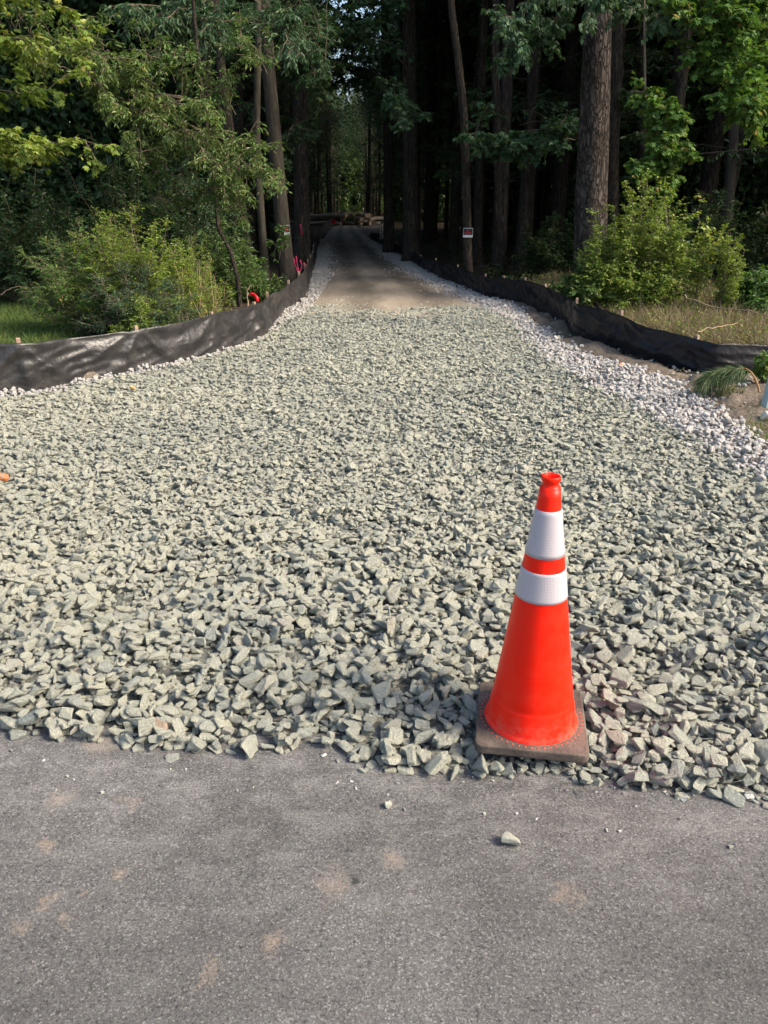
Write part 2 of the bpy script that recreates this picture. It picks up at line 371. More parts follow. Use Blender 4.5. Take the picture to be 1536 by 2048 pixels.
PATH_R = [(1060, 640), (1000, 615), (935, 588), (870, 562), (815, 530), (775, 500), (745, 480), (722, 463), (712, 449), (722, 436)]
PL, PR = gpoly(PATH_L), gpoly(PATH_R)
path = ribbon('path', PL, PR, MAT_PATH, 160, 24, .052, .006, .03)
def ridge(name, label, A, B, wd, hgt, mat, seed):
    A, B = G(*A, .05), G(*B, .05); t = np.linspace(0, 1, 50)[:, None]; u = np.linspace(-1, 1, 11)[None]; d = (B - A); nrm = np.array([-d[1], d[0]]) / np.hypot(d[0], d[1])
    wv = wd * (1 + .4 * vn(t * 9, 0 * t, seed)); X = A[0] + d[0] * t + nrm[0] * u * wv; Y = A[1] + d[1] * t + nrm[1] * u * wv + .15 * vn(t * 5, 0 * t, seed + 2)
    Z = .068 + hgt * (1 - u ** 2) * (.4 + .6 * np.sin(np.pi * t)) * (1 + .6 * vn(X * 4, Y * 4, seed)); c = A.copy(); c[2] = 0
    return tag(link(name, grid_mesh(name, np.stack([X, Y, Z], -1) - c), mat, None, c), label, kind='structure')
MAT_SAND = m_ground('sand', (.24, .17, .11), (.36, .27, .18), (.46, .36, .26), 5, 40, .02)
ridge('sand_path', None, (642, 491), (742, 489), .35, .05, MAT_SAND, 4)
ridge('sand_path', None, (588, 637), (655, 628), .18, .012, MAT_SAND, 8)
ridge('path_rut', None, (692, 512), (744, 626), .035, .006, MAT_BED, 6)
# trampled dirt clearing beyond the right fence end
ribbon('dirt_clearing', gpoly([(724, 470), (718, 455), (722, 447)]), gpoly([(760, 470), (775, 456), (790, 447)]), MAT_DIRT, 20, 10, .047, .03)
# lawn at the far left
ribbon('lawn', gpoly([(-900, 820), (-700, 640), (-500, 560)]), gpoly([(240, 742), (130, 660), (40, 600)]), MAT_TURF, 50, 40, .05, .02)

GREEN = gpoly([(-500, 1425), (0, 1438), (150, 1460), (260, 1466), (350, 1482), (520, 1478), (650, 1470), (690, 1505), (760, 1525), (850, 1515), (1000, 1530), (1150, 1532), (1300, 1556), (1420, 1572), (1536, 1574), (2000, 1600),
               (2000, 1180), (1536, 965), (1400, 885), (1250, 805), (1150, 750), (1080, 700), (1035, 655), (985, 622), (900, 618), (700, 628), (600, 632), (560, 652), (530, 682), (433, 714), (354, 737), (271, 752), (154, 772), (75, 790), (0, 800), (-500, 905)])
WHITE = gpoly([(600, 640), (560, 652), (530, 682), (433, 714), (354, 737), (271, 752), (154, 772), (75, 790), (0, 800), (-500, 905), (-500, 870), (0, 785), (75, 778), (170, 752), (271, 740), (354, 724), (433, 703), (525, 674), (567, 622), (600, 606), (616, 590), (628, 560), (634, 520), (642, 480), (652, 480), (648, 520), (650, 560), (636, 600)])
WHITE2 = gpoly([(985, 622), (1035, 655), (1080, 700), (1150, 750), (1250, 805), (1400, 885), (1536, 965), (2000, 1180), (2000, 1090), (1536, 906), (1470, 862), (1405, 806), (1330, 768), (1250, 738), (1180, 715), (1105, 684), (1062, 648), (1035, 615), (1000, 603), (940, 588), (880, 562), (815, 528), (768, 500), (735, 478), (728, 479), (755, 500), (800, 530), (850, 560), (900, 585), (948, 606)])
PATH_TAN = gpoly(PATH_L + PATH_R[::-1])

# slope of the gravel bed and its sheet
def front_y(x):
    P = GREEN[:16]; return np.interp(x, P[:, 0], P[:, 1])
def bedz(x, y):
    d = y - front_y(x)
    rut = -.018 * np.exp(-((y - (7.15 + .05 * x)) / .12) ** 2) - .012 * np.exp(-((x - .55 - .03 * y) / .18) ** 2) * sstep(4, 7, y)
    return -.005 + .05 * sstep(-.02, .45, d) + (.014 * fbm(x * 1.7, y * 1.7, 21, 3) + rut) * sstep(.2, .9, d)
n1, n2 = 180, 170
xs = np.linspace(-8.5, 8.5, n1); ys = np.linspace(1.7, 13.2, n2); X, Yg = np.meshgrid(xs, ys, indexing='ij')
C = np.stack([(X[:-1, :-1] + X[1:, 1:]).ravel() / 2, (Yg[:-1, :-1] + Yg[1:, 1:]).ravel() / 2], 1)
keep = inpoly(C, GREEN) | inpoly(C, WHITE2) | inpoly(C, WHITE)
keep &= C[:, 1] - front_y(C[:, 0]) > .1
idx = np.arange(n1 * n2).reshape(n1, n2)
Fq = np.stack([idx[:-1, :-1], idx[1:, :-1], idx[1:, 1:], idx[:-1, 1:]], -1).reshape(-1, 4)[keep]
Z = np.maximum(bedz(X, Yg) + .002, .003)
Z = np.where(Yg > 11.2, np.maximum(Z, .056), Z)
bed = link('gravel_bed', mesh_np('gravel_bed', np.stack([X, Yg, Z], -1).reshape(-1, 3), Fq, None, True), MAT_BED); tag(bed, kind='structure')
for b in [bed]:
    bmm = bmesh.new(); bmm.from_mesh(bed.data); bmesh.ops.delete(bmm, geom=[v for v in bmm.verts if not v.link_faces], context='VERTS'); bmm.to_mesh(bed.data); bmm.free()
# dirt between the white stone and the right fence
DIRT_IN = [(2000, 1110), (1536, 912), (1470, 868), (1405, 812), (1330, 774), (1250, 744), (1180, 721), (1105, 690), (1062, 654), (1035, 622), (985, 606)]
DIRT_OUT = [(2000, 850), (1536, 742), (1500, 744), (1418, 745), (1335, 728), (1273, 712), (1190, 681), (1119, 637), (1074, 617), (1037, 602), (1000, 592)]
di, do = gpoly(DIRT_IN), gpoly(DIRT_OUT); t = np.linspace(0, 1, 140)
def rs(P, t):
    d = np.concatenate([[0], np.cumsum(np.linalg.norm(np.diff(P, axis=0), axis=1))]); d /= d[-1]
    return np.stack([np.interp(t, d, P[:, 0]), np.interp(t, d, P[:, 1])], 1)
# match rows by pixel order (index), not by length
ti = np.linspace(0, 10, 140); A = np.stack([np.interp(ti, np.arange(11), di[:, k]) for k in (0, 1)], 1); B = np.stack([np.interp(ti, np.arange(11), do[:, k]) for k in (0, 1)], 1)
u = np.linspace(-.1, 1.25, 30)[None, :, None]; Q = A[:, None] * (1 - u) + B[:, None] * u; uu = np.clip(u[..., 0], 0, 1)
Z = .045 + .05 * np.sin(uu * math.pi) + .05 * fbm(Q[..., 0] * 4, Q[..., 1] * 4, 31, 6) * sstep(0, .2, uu)
tag(link('dirt', grid_mesh('dirt', np.concatenate([Q, Z[..., None]], -1)[:, ::-1]), MAT_DIRT), kind='structure')

# ------------------------------------------------------------------ stones
def stone_proto(name, mat, seed, flatk, elong, rnd):
    r = np.random.default_rng(seed); n = 11 + seed % 5 if not rnd else 18
    P = r.normal(size=(n, 3)); P /= np.linalg.norm(P, axis=1)[:, None]
    P = np.sign(P) * np.abs(P) ** (.55 if not rnd else .8); P *= r.uniform(.8, 1.05, (n, 1))
    bm = bmesh.new(); [bm.verts.new(p) for p in P]
    res = bmesh.ops.convex_hull(bm, input=bm.verts)
    bmesh.ops.delete(bm, geom=[v for v in bm.verts if not v.link_faces], context='VERTS')
    bmesh.ops.dissolve_limit(bm, angle_limit=R(14), verts=bm.verts, edges=bm.edges)
    bmesh.ops.bevel(bm, geom=list(bm.edges), offset=.07 if not rnd else .14, segments=1 if not rnd else 2, affect='EDGES', profile=.5)
    bmesh.ops.triangulate(bm, faces=[f for f in bm.faces if len(f.verts) > 4])
    bmesh.ops.subdivide_edges(bm, edges=[e for e in bm.edges if e.calc_length() > .55], cuts=1)
    for v in bm.verts: v.co += Vector(mnoise.noise_vector(v.co * 1.7 + Vector((seed, 0, 0)))) * .07
    ext = np.array([v.co for v in bm.verts]); c = (ext.max(0) + ext.min(0)) / 2; s = (ext.max(0) - ext.min(0)) / 2
    for v in bm.verts: v.co = Vector(((v.co[i] - c[i]) / s[i]) for i in range(3))
    me = bm_mesh(bm, name, False); me.materials.append(mat); return bpy.data.objects.new(name, me)
def protos(nm, mat, k, rnd, s0):
    c = bpy.data.collections.new(nm + '_shapes')
    for i in range(k): c.objects.link(stone_proto('%s_shape' % nm, mat, s0 + i, .5, 1, rnd))
    return c
C_GREEN = protos('crushed_stone', MAT_GREEN, 22, False, 10)
C_WHITE = protos('white_stone', MAT_WHITE, 14, True, 60)

def eul_mats(e):
    cx, cy, cz = np.cos(e).T; sx, sy, sz = np.sin(e).T; n = len(e); m = np.empty((n, 3, 3))
    m[:, 0] = np.stack([cy * cz, sx * sy * cz - cx * sz, cx * sy * cz + sx * sz], 1)
    m[:, 1] = np.stack([cy * sz, sx * sy * sz + cx * cz, cx * sy * sz - sx * cz], 1)
    m[:, 2] = np.stack([-sy, sx * cy, cx * cy], 1); return m
CELL = .01; HX0, HY0 = -8.0, 1.5; HW, HH = 1600, 1250
gx, gy = np.meshgrid(HX0 + np.arange(HW) * CELL, HY0 + np.arange(HH) * CELL, indexing='ij')
H = np.maximum(bedz(gx, gy), 0.0)
dgy = gy - front_y(gx); H = np.where(dgy < -.0, 0.0, H)
H = np.where(gy > 11.2, np.maximum(H, .056), H)
H = np.where(inpoly(np.stack([gx.ravel(), gy.ravel()], 1), np.concatenate([di, do[::-1]])).reshape(H.shape), .06, H)
def templates(n, size, sig, bk, ck, tilt):
    L = size * np.exp(rng.normal(0, sig, n)); L = np.clip(L, size * .45, size * 1.75)
    dims = np.stack([L, L * rng.uniform(*bk, n), L * rng.uniform(*ck, n)], 1) / 2
    e = np.stack([rng.normal(0, tilt, n), rng.normal(0, tilt, n), rng.uniform(0, 6.28, n)], 1)
    # a share stands on edge
    st = rng.random(n) < .09; e[st, 0] += rng.uniform(.7, 1.5, st.sum())
    Rm = eul_mats(e); out = []
    for k in range(n):
        A = Rm[k] @ np.diag(1 / dims[k] ** 2) @ Rm[k].T; rmax = dims[k].max(); q = int(rmax / CELL) + 1
        i, j = np.meshgrid(np.arange(-q, q + 1), np.arange(-q, q + 1), indexing='ij'); x, y = i * CELL, j * CELL
        b = A[0, 2] * x + A[1, 2] * y; c0 = A[0, 0] * x * x + 2 * A[0, 1] * x * y + A[1, 1] * y * y - 1
        disc = b * b - A[2, 2] * c0; ok = disc > 0; s = np.sqrt(np.where(ok, disc, 0)) / A[2, 2]; mid = -b / A[2, 2]
        out.append((i[ok], j[ok], (mid - s)[ok], (mid + s)[ok] * .92))
    return dims, e, out
def pour(poly_or, dens, tpl, sink, seed, jitter=.03, exclude=None, ylim=(1.6, 13.4)):
    r = np.random.default_rng(seed); dims, e, T = tpl
    lo = poly_or.min(0); hi = poly_or.max(0); lo[1] = max(lo[1], ylim[0]); hi[1] = min(hi[1], ylim[1])
    lo[0] = max(lo[0], HX0 + .3); hi[0] = min(hi[0], HX0 + HW * CELL - .3)
    n = int((hi[0] - lo[0]) * (hi[1] - lo[1]) * dens); P = r.uniform(lo, hi, (n, 2))
    vis = np.abs(P[:, 0]) < .53 * (P[:, 1] * cp + 1.6 * sp) + .35
    ok = inpoly(P + r.normal(0, jitter, P.shape) * np.minimum(1, P[:, 1:] / 5), poly_or) & vis
    if exclude is not None: ok &= ~exclude(P)
    P = P[ok]; n = len(P); ks = r.integers(0, len(T), n); res = np.empty((n, 3)); cand = r.normal(0, .022, (n, 2, 2))
    for a in range(n):
        i, j, lowr, hir = T[ks[a]]; best = None
        for c in range(3):
            x, y = P[a] if c == 0 else P[a] + cand[a, c - 1]
            ci, cj = int((x - HX0) / CELL) + i, int((y - HY0) / CELL) + j
            if c and ci.min() < 0: continue
            hh = H[ci, cj] - lowr; z = hh.max() * .55 + np.partition(hh, -max(1, len(hh) // 3))[-max(1, len(hh) // 3)] * .45
            if best is None or z < best[0]: best = (z, x, y, ci, cj)
        z, x, y, ci, cj = best; z -= sink
        np.maximum.at(H, (ci, cj), z + hir) if False else H.__setitem__((ci, cj), np.maximum(H[ci, cj], z + hir))
        res[a] = (x, y, z)
    return res, e[ks], dims[ks], r.random(n)
# cone stands here: the stones under its base stay level
CX, CY, CYAW = .484, 2.10, R(-9.0)
def under_base(P):
    c, s = math.cos(-CYAW), math.sin(-CYAW); q = P - np.array([CX, CY]); u = q[:, 0] * c - q[:, 1] * s; v = q[:, 0] * s + q[:, 1] * c
    return (np.abs(u) < .19) & (np.abs(v) < .19)
T_SML = templates(500, .038, .32, (.45, .85), (.24, .5), .27)
T_FINE = templates(500, .026, .30, (.5, .9), (.28, .55), .3)
T_BIG = templates(600, .051, .30, (.42, .85), (.24, .52), .27)
T_MID = templates(500, .031, .30, (.45, .9), (.28, .55), .3)
T_WHT = templates(400, .034, .30, (.6, 1.), (.4, .8), .35)
def merge(L): return [np.concatenate([l[k] for l in L]) for k in range(4)]
yy = lambda P: P[:, 1] + .25 * fbm(P[:, 0], P[:, 1], 61, 2)
farther = lambda P: rng.random(len(P)) < sstep(2.9, 4.6, P[:, 1])
g1 = pour(GREEN, 1250, T_MID, .002, 1, ylim=(1.6, 4.2), exclude=farther)
g2 = pour(GREEN, 620, T_BIG, .002, 2, exclude=lambda P: under_base(P) | farther(P), ylim=(1.6, 4.6))
g3 = pour(GREEN, 160, T_MID, .001, 3, exclude=under_base, ylim=(1.6, 4.))
g4 = pour(GREEN, 1500, T_FINE, .002, 13, ylim=(2.9, 13.4), exclude=lambda P: ~farther(P))
g5 = pour(GREEN, 1150, T_SML, .002, 12, ylim=(2.9, 13.4), exclude=lambda P: ~farther(P))
# toe stones just in front of the edge
Wt = np.array(WHITE); w1 = pour(WHITE, 800, T_WHT, .004, 4); w2 = pour(WHITE2, 1700, T_WHT, .002, 5, .08)
def loose(poly, dens, tpl, seed, zf, ylim, prob=None):
    r = np.random.default_rng(seed); dims, e, T = tpl; lo, hi = poly.min(0), poly.max(0); lo[1] = max(lo[1], ylim[0]); hi[1] = min(hi[1], ylim[1])
    n = int((hi[0] - lo[0]) * (hi[1] - lo[1]) * dens); P = r.uniform(lo, hi, (n, 2)); ok = inpoly(P + r.normal(0, .14, P.shape), poly)
    if prob is not None: ok &= r.random(n) < prob(P)
    P = P[ok]; k = r.integers(0, len(T), len(P)); z = zf(P) + dims[k].min(1) * .5
    return np.concatenate([P, z[:, None]], 1), e[k], dims[k], r.random(len(P))
def pz(P): return .062 + .025 * r_(len(P))
def r_(n): return rng.random(n)
w3 = loose(WHITE, 900, T_WHT, 6, pz, (13.4, 40)); w4 = loose(WHITE2, 900, T_WHT, 7, pz, (13.4, 40))
pz2 = lambda P: np.full(len(P), .066)
g6 = loose(gpoly([(560, 640), (1000, 640), (960, 590), (620, 590)]), 700, T_SML, 16, pz2, (11, 15), lambda P: np.clip(1.25 - (P[:, 1] - 12.3 + .5 * fbm(P[:, 0] * 1.2, P[:, 1], 4)) / .9, 0, 1) ** 2)
w5 = loose(PATH_TAN, 130, T_MID, 8, pz2, (11.5, 26), lambda P: sstep(.05, .6, fbm(P[:, 0] * .9, P[:, 1] * .5, 41)) * .6)
w6 = loose(np.concatenate([di, do[::-1]]), 45, T_WHT, 9, lambda P: np.full(len(P), .075), (2, 13))
def stones(name, data, coll):
    P, E, D, Ti = data; me = bpy.data.meshes.new(name); me.vertices.add(len(P)); me.vertices.foreach_set('co', P.astype(np.float32).ravel())
    a = me.attributes.new('rot', 'FLOAT_VECTOR', 'POINT'); a.data.foreach_set('vector', E.astype(np.float32).ravel())
    a = me.attributes.new('scl', 'FLOAT_VECTOR', 'POINT'); a.data.foreach_set('vector', D.astype(np.float32).ravel())
    a = me.attributes.new('tint', 'FLOAT', 'POINT'); a.data.foreach_set('value', Ti.astype(np.float32))
    a = me.attributes.new('pick', 'INT', 'POINT'); a.data.foreach_set('value', rng.integers(0, len(coll.objects), len(P)).astype(np.int32))
    a = me.attributes.new('dust', 'FLOAT', 'POINT'); a.data.foreach_set('value', np.clip(.70 + .50 * fbm(P[:, 0] * .55, P[:, 1] * .9, 88, 4) - .05 * P[:, 0] + rng.normal(0, .15, len(P)), .05, 1).astype(np.float32))  # patchy dust; the left-to-right fade paints warm sun and cooler shade
    o = link(name, me); ng = bpy.data.node_groups.new(name + '_scatter', 'GeometryNodeTree')
    ng.interface.new_socket('Geometry', in_out='INPUT', socket_type='NodeSocketGeometry'); ng.interface.new_socket('Geometry', in_out='OUTPUT', socket_type='NodeSocketGeometry')
    N = ng.nodes.new; gi, go, ip, ci = N('NodeGroupInput'), N('NodeGroupOutput'), N('GeometryNodeInstanceOnPoints'), N('GeometryNodeCollectionInfo')
    ci.inputs['Collection'].default_value = coll; ci.inputs['Separate Children'].default_value = True; ci.inputs['Reset Children'].default_value = True
    def na(nm, ty): x = N('GeometryNodeInputNamedAttribute'); x.data_type = ty; x.inputs['Name'].default_value = nm; return x.outputs['Attribute']
    er = N('FunctionNodeEulerToRotation'); Lk = ng.links.new
    Lk(na('rot', 'FLOAT_VECTOR'), er.inputs[0]); Lk(er.outputs[0], ip.inputs['Rotation']); Lk(na('scl', 'FLOAT_VECTOR'), ip.inputs['Scale'])
    Lk(na('pick', 'INT'), ip.inputs['Instance Index']); ip.inputs['Pick Instance'].default_value = True
    Lk(gi.outputs[0], ip.inputs['Points']); Lk(ci.outputs[0], ip.inputs['Instance']); Lk(ip.outputs[0], go.inputs[0])
    md = o.modifiers.new('scatter', 'NODES'); md.node_group = ng; return o
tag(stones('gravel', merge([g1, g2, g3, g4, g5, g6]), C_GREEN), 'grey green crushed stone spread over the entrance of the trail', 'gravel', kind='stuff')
tag(stones('white_gravel', merge([w1, w2, w3, w4, w5, w6]), C_WHITE), 'white crushed stone along both edges of the trail', 'gravel', kind='stuff')
print('stones', len(g1[0]) + len(g2[0]) + len(g3[0]) + len(g4[0]) + len(g5[0]), sum(len(x[0]) for x in (w1, w2, w3, w4, w5, w6)))
BASE_TOP = max(.045, float(np.percentile(H[[int((CX - HX0) / CELL + k) for k in range(-17, 18)], :][:, [int((CY - HY0) / CELL + k) for k in range(-17, 18)]], 92)))
print('base z', BASE_TOP)

# loose stones on the asphalt
def own_stone(px, py, dims, e, tint, label, z=0., group='loose stones on the asphalt', cat='stone', cols=(.30, .305, .25)):
    src = C_GREEN.objects[int(tint * 21)]
    me = src.data.copy(); me.transform(Matrix.Diagonal((*dims, 1))); me.transform(Matrix(eul_mats(np.array([e]))[0].tolist()).to_4x4())
    zmin = min(v.co.z for v in me.vertices); me.transform(Matrix.Translation((0, 0, -zmin)))
    m = flat('loose_stone', cols or (.40, .40, .32), .9, .2, .35, 120, .004); me.materials.clear(); me.materials.append(m)
    p = G(px, py, z); o = link('stone', me, None, None, (p[0], p[1], z - .001)); tag(o, label, cat, group)
own_stone(1022, 1688, (.027, .019, .016), (.1, .1, -.35), .72, 'largest pale stone lying alone on the asphalt below the traffic cone')
own_stone(776, 1614, (.0115, .010, .008), (.3, 0, .6), .6, 'small round grey stone on the asphalt below the gravel edge')
own_stone(968, 1630, (.006, .005, .004), (.3, 0, .6), .1, 'tiny pale chip on the asphalt between the big loose stone and the cone')
own_stone(648, 1512, (.010, .006, .005), (.1, 0, .6), .8, 'small white chip just below the gravel edge, left of the cone', cols=(.6, .6, .56))
own_stone(205, 1586, (.006, .005, .004), (.1, 0, .6), .5, 'tiny chip on the asphalt near the left sand stain')
own_stone(1368, 1598, (.016, .008, .007), (.1, 0, .9), .45, 'flat bluish chip on the asphalt right of the cone', cols=(.2, .22, .24))
own_stone(1498, 1595, (.018, .013, .007), (.1, 0, .2), .35, 'grey stone on the asphalt at the right edge of the gravel', cols=(.33, .34, .32))
own_stone(1461, 1695, (.007, .006, .005), (.1, 0, .2), .75, 'tiny stone alone on the asphalt at the far right')
own_stone(8, 962, (.030, .024, .02), (.1, .2, .2), .55, 'rust red stone on the gravel at the left edge', .075, 'odd coloured stones in the gravel', cols=(.45, .17, .08))
own_stone(316, 1463, (.045, .024, .018), (.5, .1, -.4), .9, 'brown layered stone at the front edge of the gravel', .012, 'odd coloured stones in the gravel', cols=(.26, .20, .15))
own_stone(1241, 733, (.032, .024, .018), (.1, .2, .2), .65, 'orange stone among the white gravel', .085, 'odd coloured stones in the gravel', cols=(.55, .24, .12))
own_stone(265, 778, (.028, .02, .012), (.1, .2, .2), .15, 'ochre stone among the grey gravel by the left fence', .085, 'odd coloured stones in the gravel', cols=(.5, .32, .15))
own_stone(1532, 845, (.05, .04, .05), (.1, .2, .2), .4, 'cream stone lying in the dirt at the foot of the grey green post', .05, 'stones in the dirt', cols=(.55, .50, .42))
own_stone(1413, 732, (.04, .03, .02), (.1, .2, .9), .2, 'pale stone lying on the dirt in front of the right fence', .085, 'stones in the dirt', cols=(.5, .5, .48))

# ------------------------------------------------------------------ traffic cone
def zpx(y, Y=CY): v = (1024 - y) / FPX; return CAM_H + (v * Y * cp - Y * sp) / (cp + v * sp)
def wpx(wd, y):
    z = zpx(y); dep = CY * cp + (CAM_H - z) * sp; return wd / FPX * dep / 2
BZ = BASE_TOP
cone = empty('traffic_cone', (CX, CY, BZ), CYAW); tag(cone, 'orange traffic cone with two white reflective bands on a dusty black rubber base', 'traffic cone')
BT = .034
prof = [(wpx(a, y), zpx(y) - BZ) for a, y in ((178, 1419), (164, 1398), (160, 1385), (103, 1186), (87, 1131), (78, 1104), (52, 1015.5), (42.5, 974))]
prof[0] = (prof[0][0], BT)
z8, r8 = prof[-1][1], prof[-1][0]
def lathe(name, pr, mat, n=72):
    pr = np.array(pr); a = np.arange(n) * 2 * math.pi / n
    P = np.stack([pr[:, 0:1] * np.cos(a), pr[:, 0:1] * np.sin(a), np.repeat(pr[:, 1:2], n, 1)], -1)
    return link(name, grid_mesh(name, P, True, True), mat, cone)
m = M('cone_orange', .45, .22); co = m.coord(); m.b.inputs['Base Color'].default_value = (1, .05, .01, 1)
sx = m.n('ShaderNodeSeparateXYZ'); m.l(co, sx.inputs[0])
low = m.math('MULTIPLY', m.math('SUBTRACT', .12, sx.outputs[2]), 9, True)
d = m.math('MULTIPLY', m.ramp(m.noise(co, 22, 6, .7), [(.42, 0), (.75, 1)]), m.math('ADD', m.math('MULTIPLY', low, .75), .07), True)
m.col(m.mix(d, m.mix(m.ramp(m.noise(m.coord((1, 1, .3)), 8, 3), [(.3, 0), (.7, 1)]), (.84, .010, .001), (.92, .018, .002)), (.42, .18, .11)))
m.l(m.math('ADD', .38, m.math('MULTIPLY', d, .5)), m.b.inputs['Roughness'])
m.bump(m.noise(m.coord((1, 1, 6)), 10, 3), .12, .004); MAT_OR = m.m
rf, rs0 = prof[0][0], prof[2][0]
body = [(rf + .006, BT), (rf + .005, BT + .004), (rf, BT + .010), (rf - .004, BT + .018), (rs0 + .002, prof[2][1] - .012), (rs0 - .0015, prof[2][1]), (rs0 - .003, prof[2][1] + .003)]
def rad(z):
    pr = sorted(prof[2:], key=lambda q: q[1]); return float(np.interp(z, [q[1] for q in pr], [q[0] for q in pr]))
for z in np.linspace(prof[2][1] + .012, z8, 28): body.append((rad(z) - .001, z))
body += [(r8 - .001, z8), (r8 - .003, z8 + .003), (r8 - .006, z8 + .006), (r8 - .0075, z8 + .010), (r8 - .0072, z8 + .016), (r8 - .004, z8 + .0195), (r8 - .0025, z8 + .023), (r8 - .0025, z8 + .031), (r8 - .004, z8 + .035), (r8 - .007, z8 + .0355), (r8 - .010, z8 + .031), (r8 - .013, z8 + .01), (r8 - .012, z8 - .05)]
lathe('body', body, MAT_OR, 96)
m = M('reflective_sheet', .35, .5); co = m.coord()
ang = m.n('ShaderNodeSeparateXYZ'); m.l(co, ang.inputs[0]); th = m.math('ARCTAN2', ang.outputs[1], ang.outputs[0])
cx_ = m.n('ShaderNodeCombineXYZ'); m.l(m.math('MULTIPLY', th, .075), cx_.inputs[0]); m.l(ang.outputs[2], cx_.inputs[1])
hx = m.vor(cx_.outputs[0], 210, 'DISTANCE_TO_EDGE', rnd=.25)
k = m.ramp(hx, [(.0, 0), (.12, 1)])
c = m.mix(k, (.18, .17, .19), (.48, .44, .465)); c = m.mix(m.ramp(m.noise(co, 30, 5, .7), [(.5, 0), (.8, .35)]), c, (.5, .45, .42))
m.col(c); m.bump(hx, .35, .0015); MAT_REF = m.m
for hi_, lo_, lab in ((5, 6, 'upper, taller white band'), (3, 4, 'lower, shorter white band')):
    za, zb = prof[hi_][1], prof[lo_][1]; zz = np.linspace(za, zb, 12)
    b = [(rad(za) - .001, za)] + [(rad(z) + .0012, z) for z in zz] + [(rad(zb) - .001, zb)]
    lathe('reflective_band', b, MAT_REF)['label'] = lab
# rubber base
def rounded_slab(S, R_, loops, seg=8):
    out = []
    for z, ins in loops:
        h, r_c = S / 2 - ins, R_ - min(ins, R_ * .6); pts = []
        for q in range(4):
            cx_, cy_ = [(1, 1), (-1, 1), (-1, -1), (1, -1)][q]
            for t in np.linspace(0, math.pi / 2, seg): a_ = q * math.pi / 2 + t; pts.append(((h - r_c) * cx_ + r_c * math.cos(a_), (h - r_c) * cy_ + r_c * math.sin(a_), z))
            nx, ny = [(-1, 1), (-1, -1), (1, -1), (1, 1)][q]
            for t in np.linspace(.1, .9, 6): pts.append(((h - r_c) * (cx_ * (1 - t) + nx * t) + (h * 0 if True else 0) + [0, -r_c, 0, r_c][q], (h - r_c) * (cy_ * (1 - t) + ny * t) + [r_c, 0, -r_c, 0][q], z))
        out.append(pts)
    return np.array(out)
SL = rounded_slab(.352, .024, [(0.0, .012), (.001, .004), (.006, .0), (.009, 0.), (BT - .0065, .0), (BT - .004, .0), (BT - .0016, .0012), (BT - .0003, .0035), (BT, .006), (BT, .009), (BT, .02), (BT, .12), (BT, .168)])
SL[..., 2] += .0012 * vn(SL[..., 0] * 25, SL[..., 1] * 25, 3) * (SL[..., 2] > .02)
bm = bmesh.new(); bm.from_mesh(grid_mesh('b', SL, True, True))
m = M('dusty_rubber', .9, .2); co = m.coord()
c = m.mix(m.ramp(m.noise(co, 9, 6, .7), [(.32, 0), (.62, 1)]), (.045, .038, .035), (.17, .13, .105))
c = m.mix(m.ramp(m.noise(co, 120, 4, .7), [(.35, .7), (.55, 0)]), c, (.06, .05, .045))
sx = m.n('ShaderNodeSeparateXYZ'); m.l(co, sx.inputs[0])
m.col(c); m.bump(m.noise(m.coord((1, 1, 5)), 60, 5, .7), .5, .004); MAT_RUB = m.m
link('base', bm_mesh(bm, 'base', True), MAT_RUB, cone)
bm = bmesh.new()
for k in range(52):
    a = k * 2 * math.pi / 52; rr = rf + .0185; mt = Matrix.Translation((rr * math.cos(a), rr * math.sin(a), BT)) @ Matrix.Diagonal((.0034, .0034, .0016, 1))
    bmesh.ops.create_icosphere(bm, subdivisions=1, radius=1, matrix=mt)
link('stud_ring', bm_mesh(bm, 'stud_ring', True), flat('orange_stud', (.75, .08, .03), .6, .3, .3, 300), cone)

rc = random.Random(4)
for k in range(48):
    px_ = rc.uniform(20, 1510); own_stone(px_, 1500 + .055 * px_ + abs(rc.gauss(0, 62)) * rc.random() ** .5, (rc.uniform(.003, .0075), rc.uniform(.003, .005), rc.uniform(.002, .004)), (.2, 0, rc.uniform(0, 3)), rc.random(), 'tiny stone chip scattered on the asphalt just below the gravel edge', group='tiny chips on the asphalt', cols=rc.choice([(.33, .33, .29), (.38, .37, .34), (.18, .18, .18)]))
# ------------------------------------------------------------------ silt fences
def m_fabric(name, c0, dust):
    m = M(name, .48, .45 if dust > .1 else .16); co = m.coord()
    weave = m.noise(m.coord((1, 1, .15)), 220, 2); c = m.mix(m.ramp(weave, [(.35, 0), (.7, 1)]), c0, tuple(x * 1.7 for x in c0))
    z = m.attr('hgt'); lowz = m.math('MULTIPLY', m.math('SUBTRACT', .35, z), 2.2, True)
    d = m.math('MULTIPLY', m.ramp(m.noise(m.coord((1, 1, 1)), 5, 6, .72), [(.45, 0), (.8, 1)]), m.math('ADD', m.math('MULTIPLY', lowz, dust * 1.6), dust), True)
    sc_ = m.ramp(m.noise(m.coord((3, 3, .5)), 9, 6, .8), [(.66, 0), (.72, 1)])
    c = m.mix(d, c, (.20, .175, .155)); c = m.mix(m.math('MULTIPLY', sc_, dust * 1.2), c, (.42, .38, .34))
    m.col(c); m.l(m.math('ADD', .36, m.math('MULTIPLY', d, .5)), m.b.inputs['Roughness']); m.bump(m.math('ADD', m.noise(co, 14, 4, .6), m.math('MULTIPLY', m.noise(m.coord((1, 1, 1.6)), 2.2, 2, .4, .8), 5.0)), .35, .03); return m.m
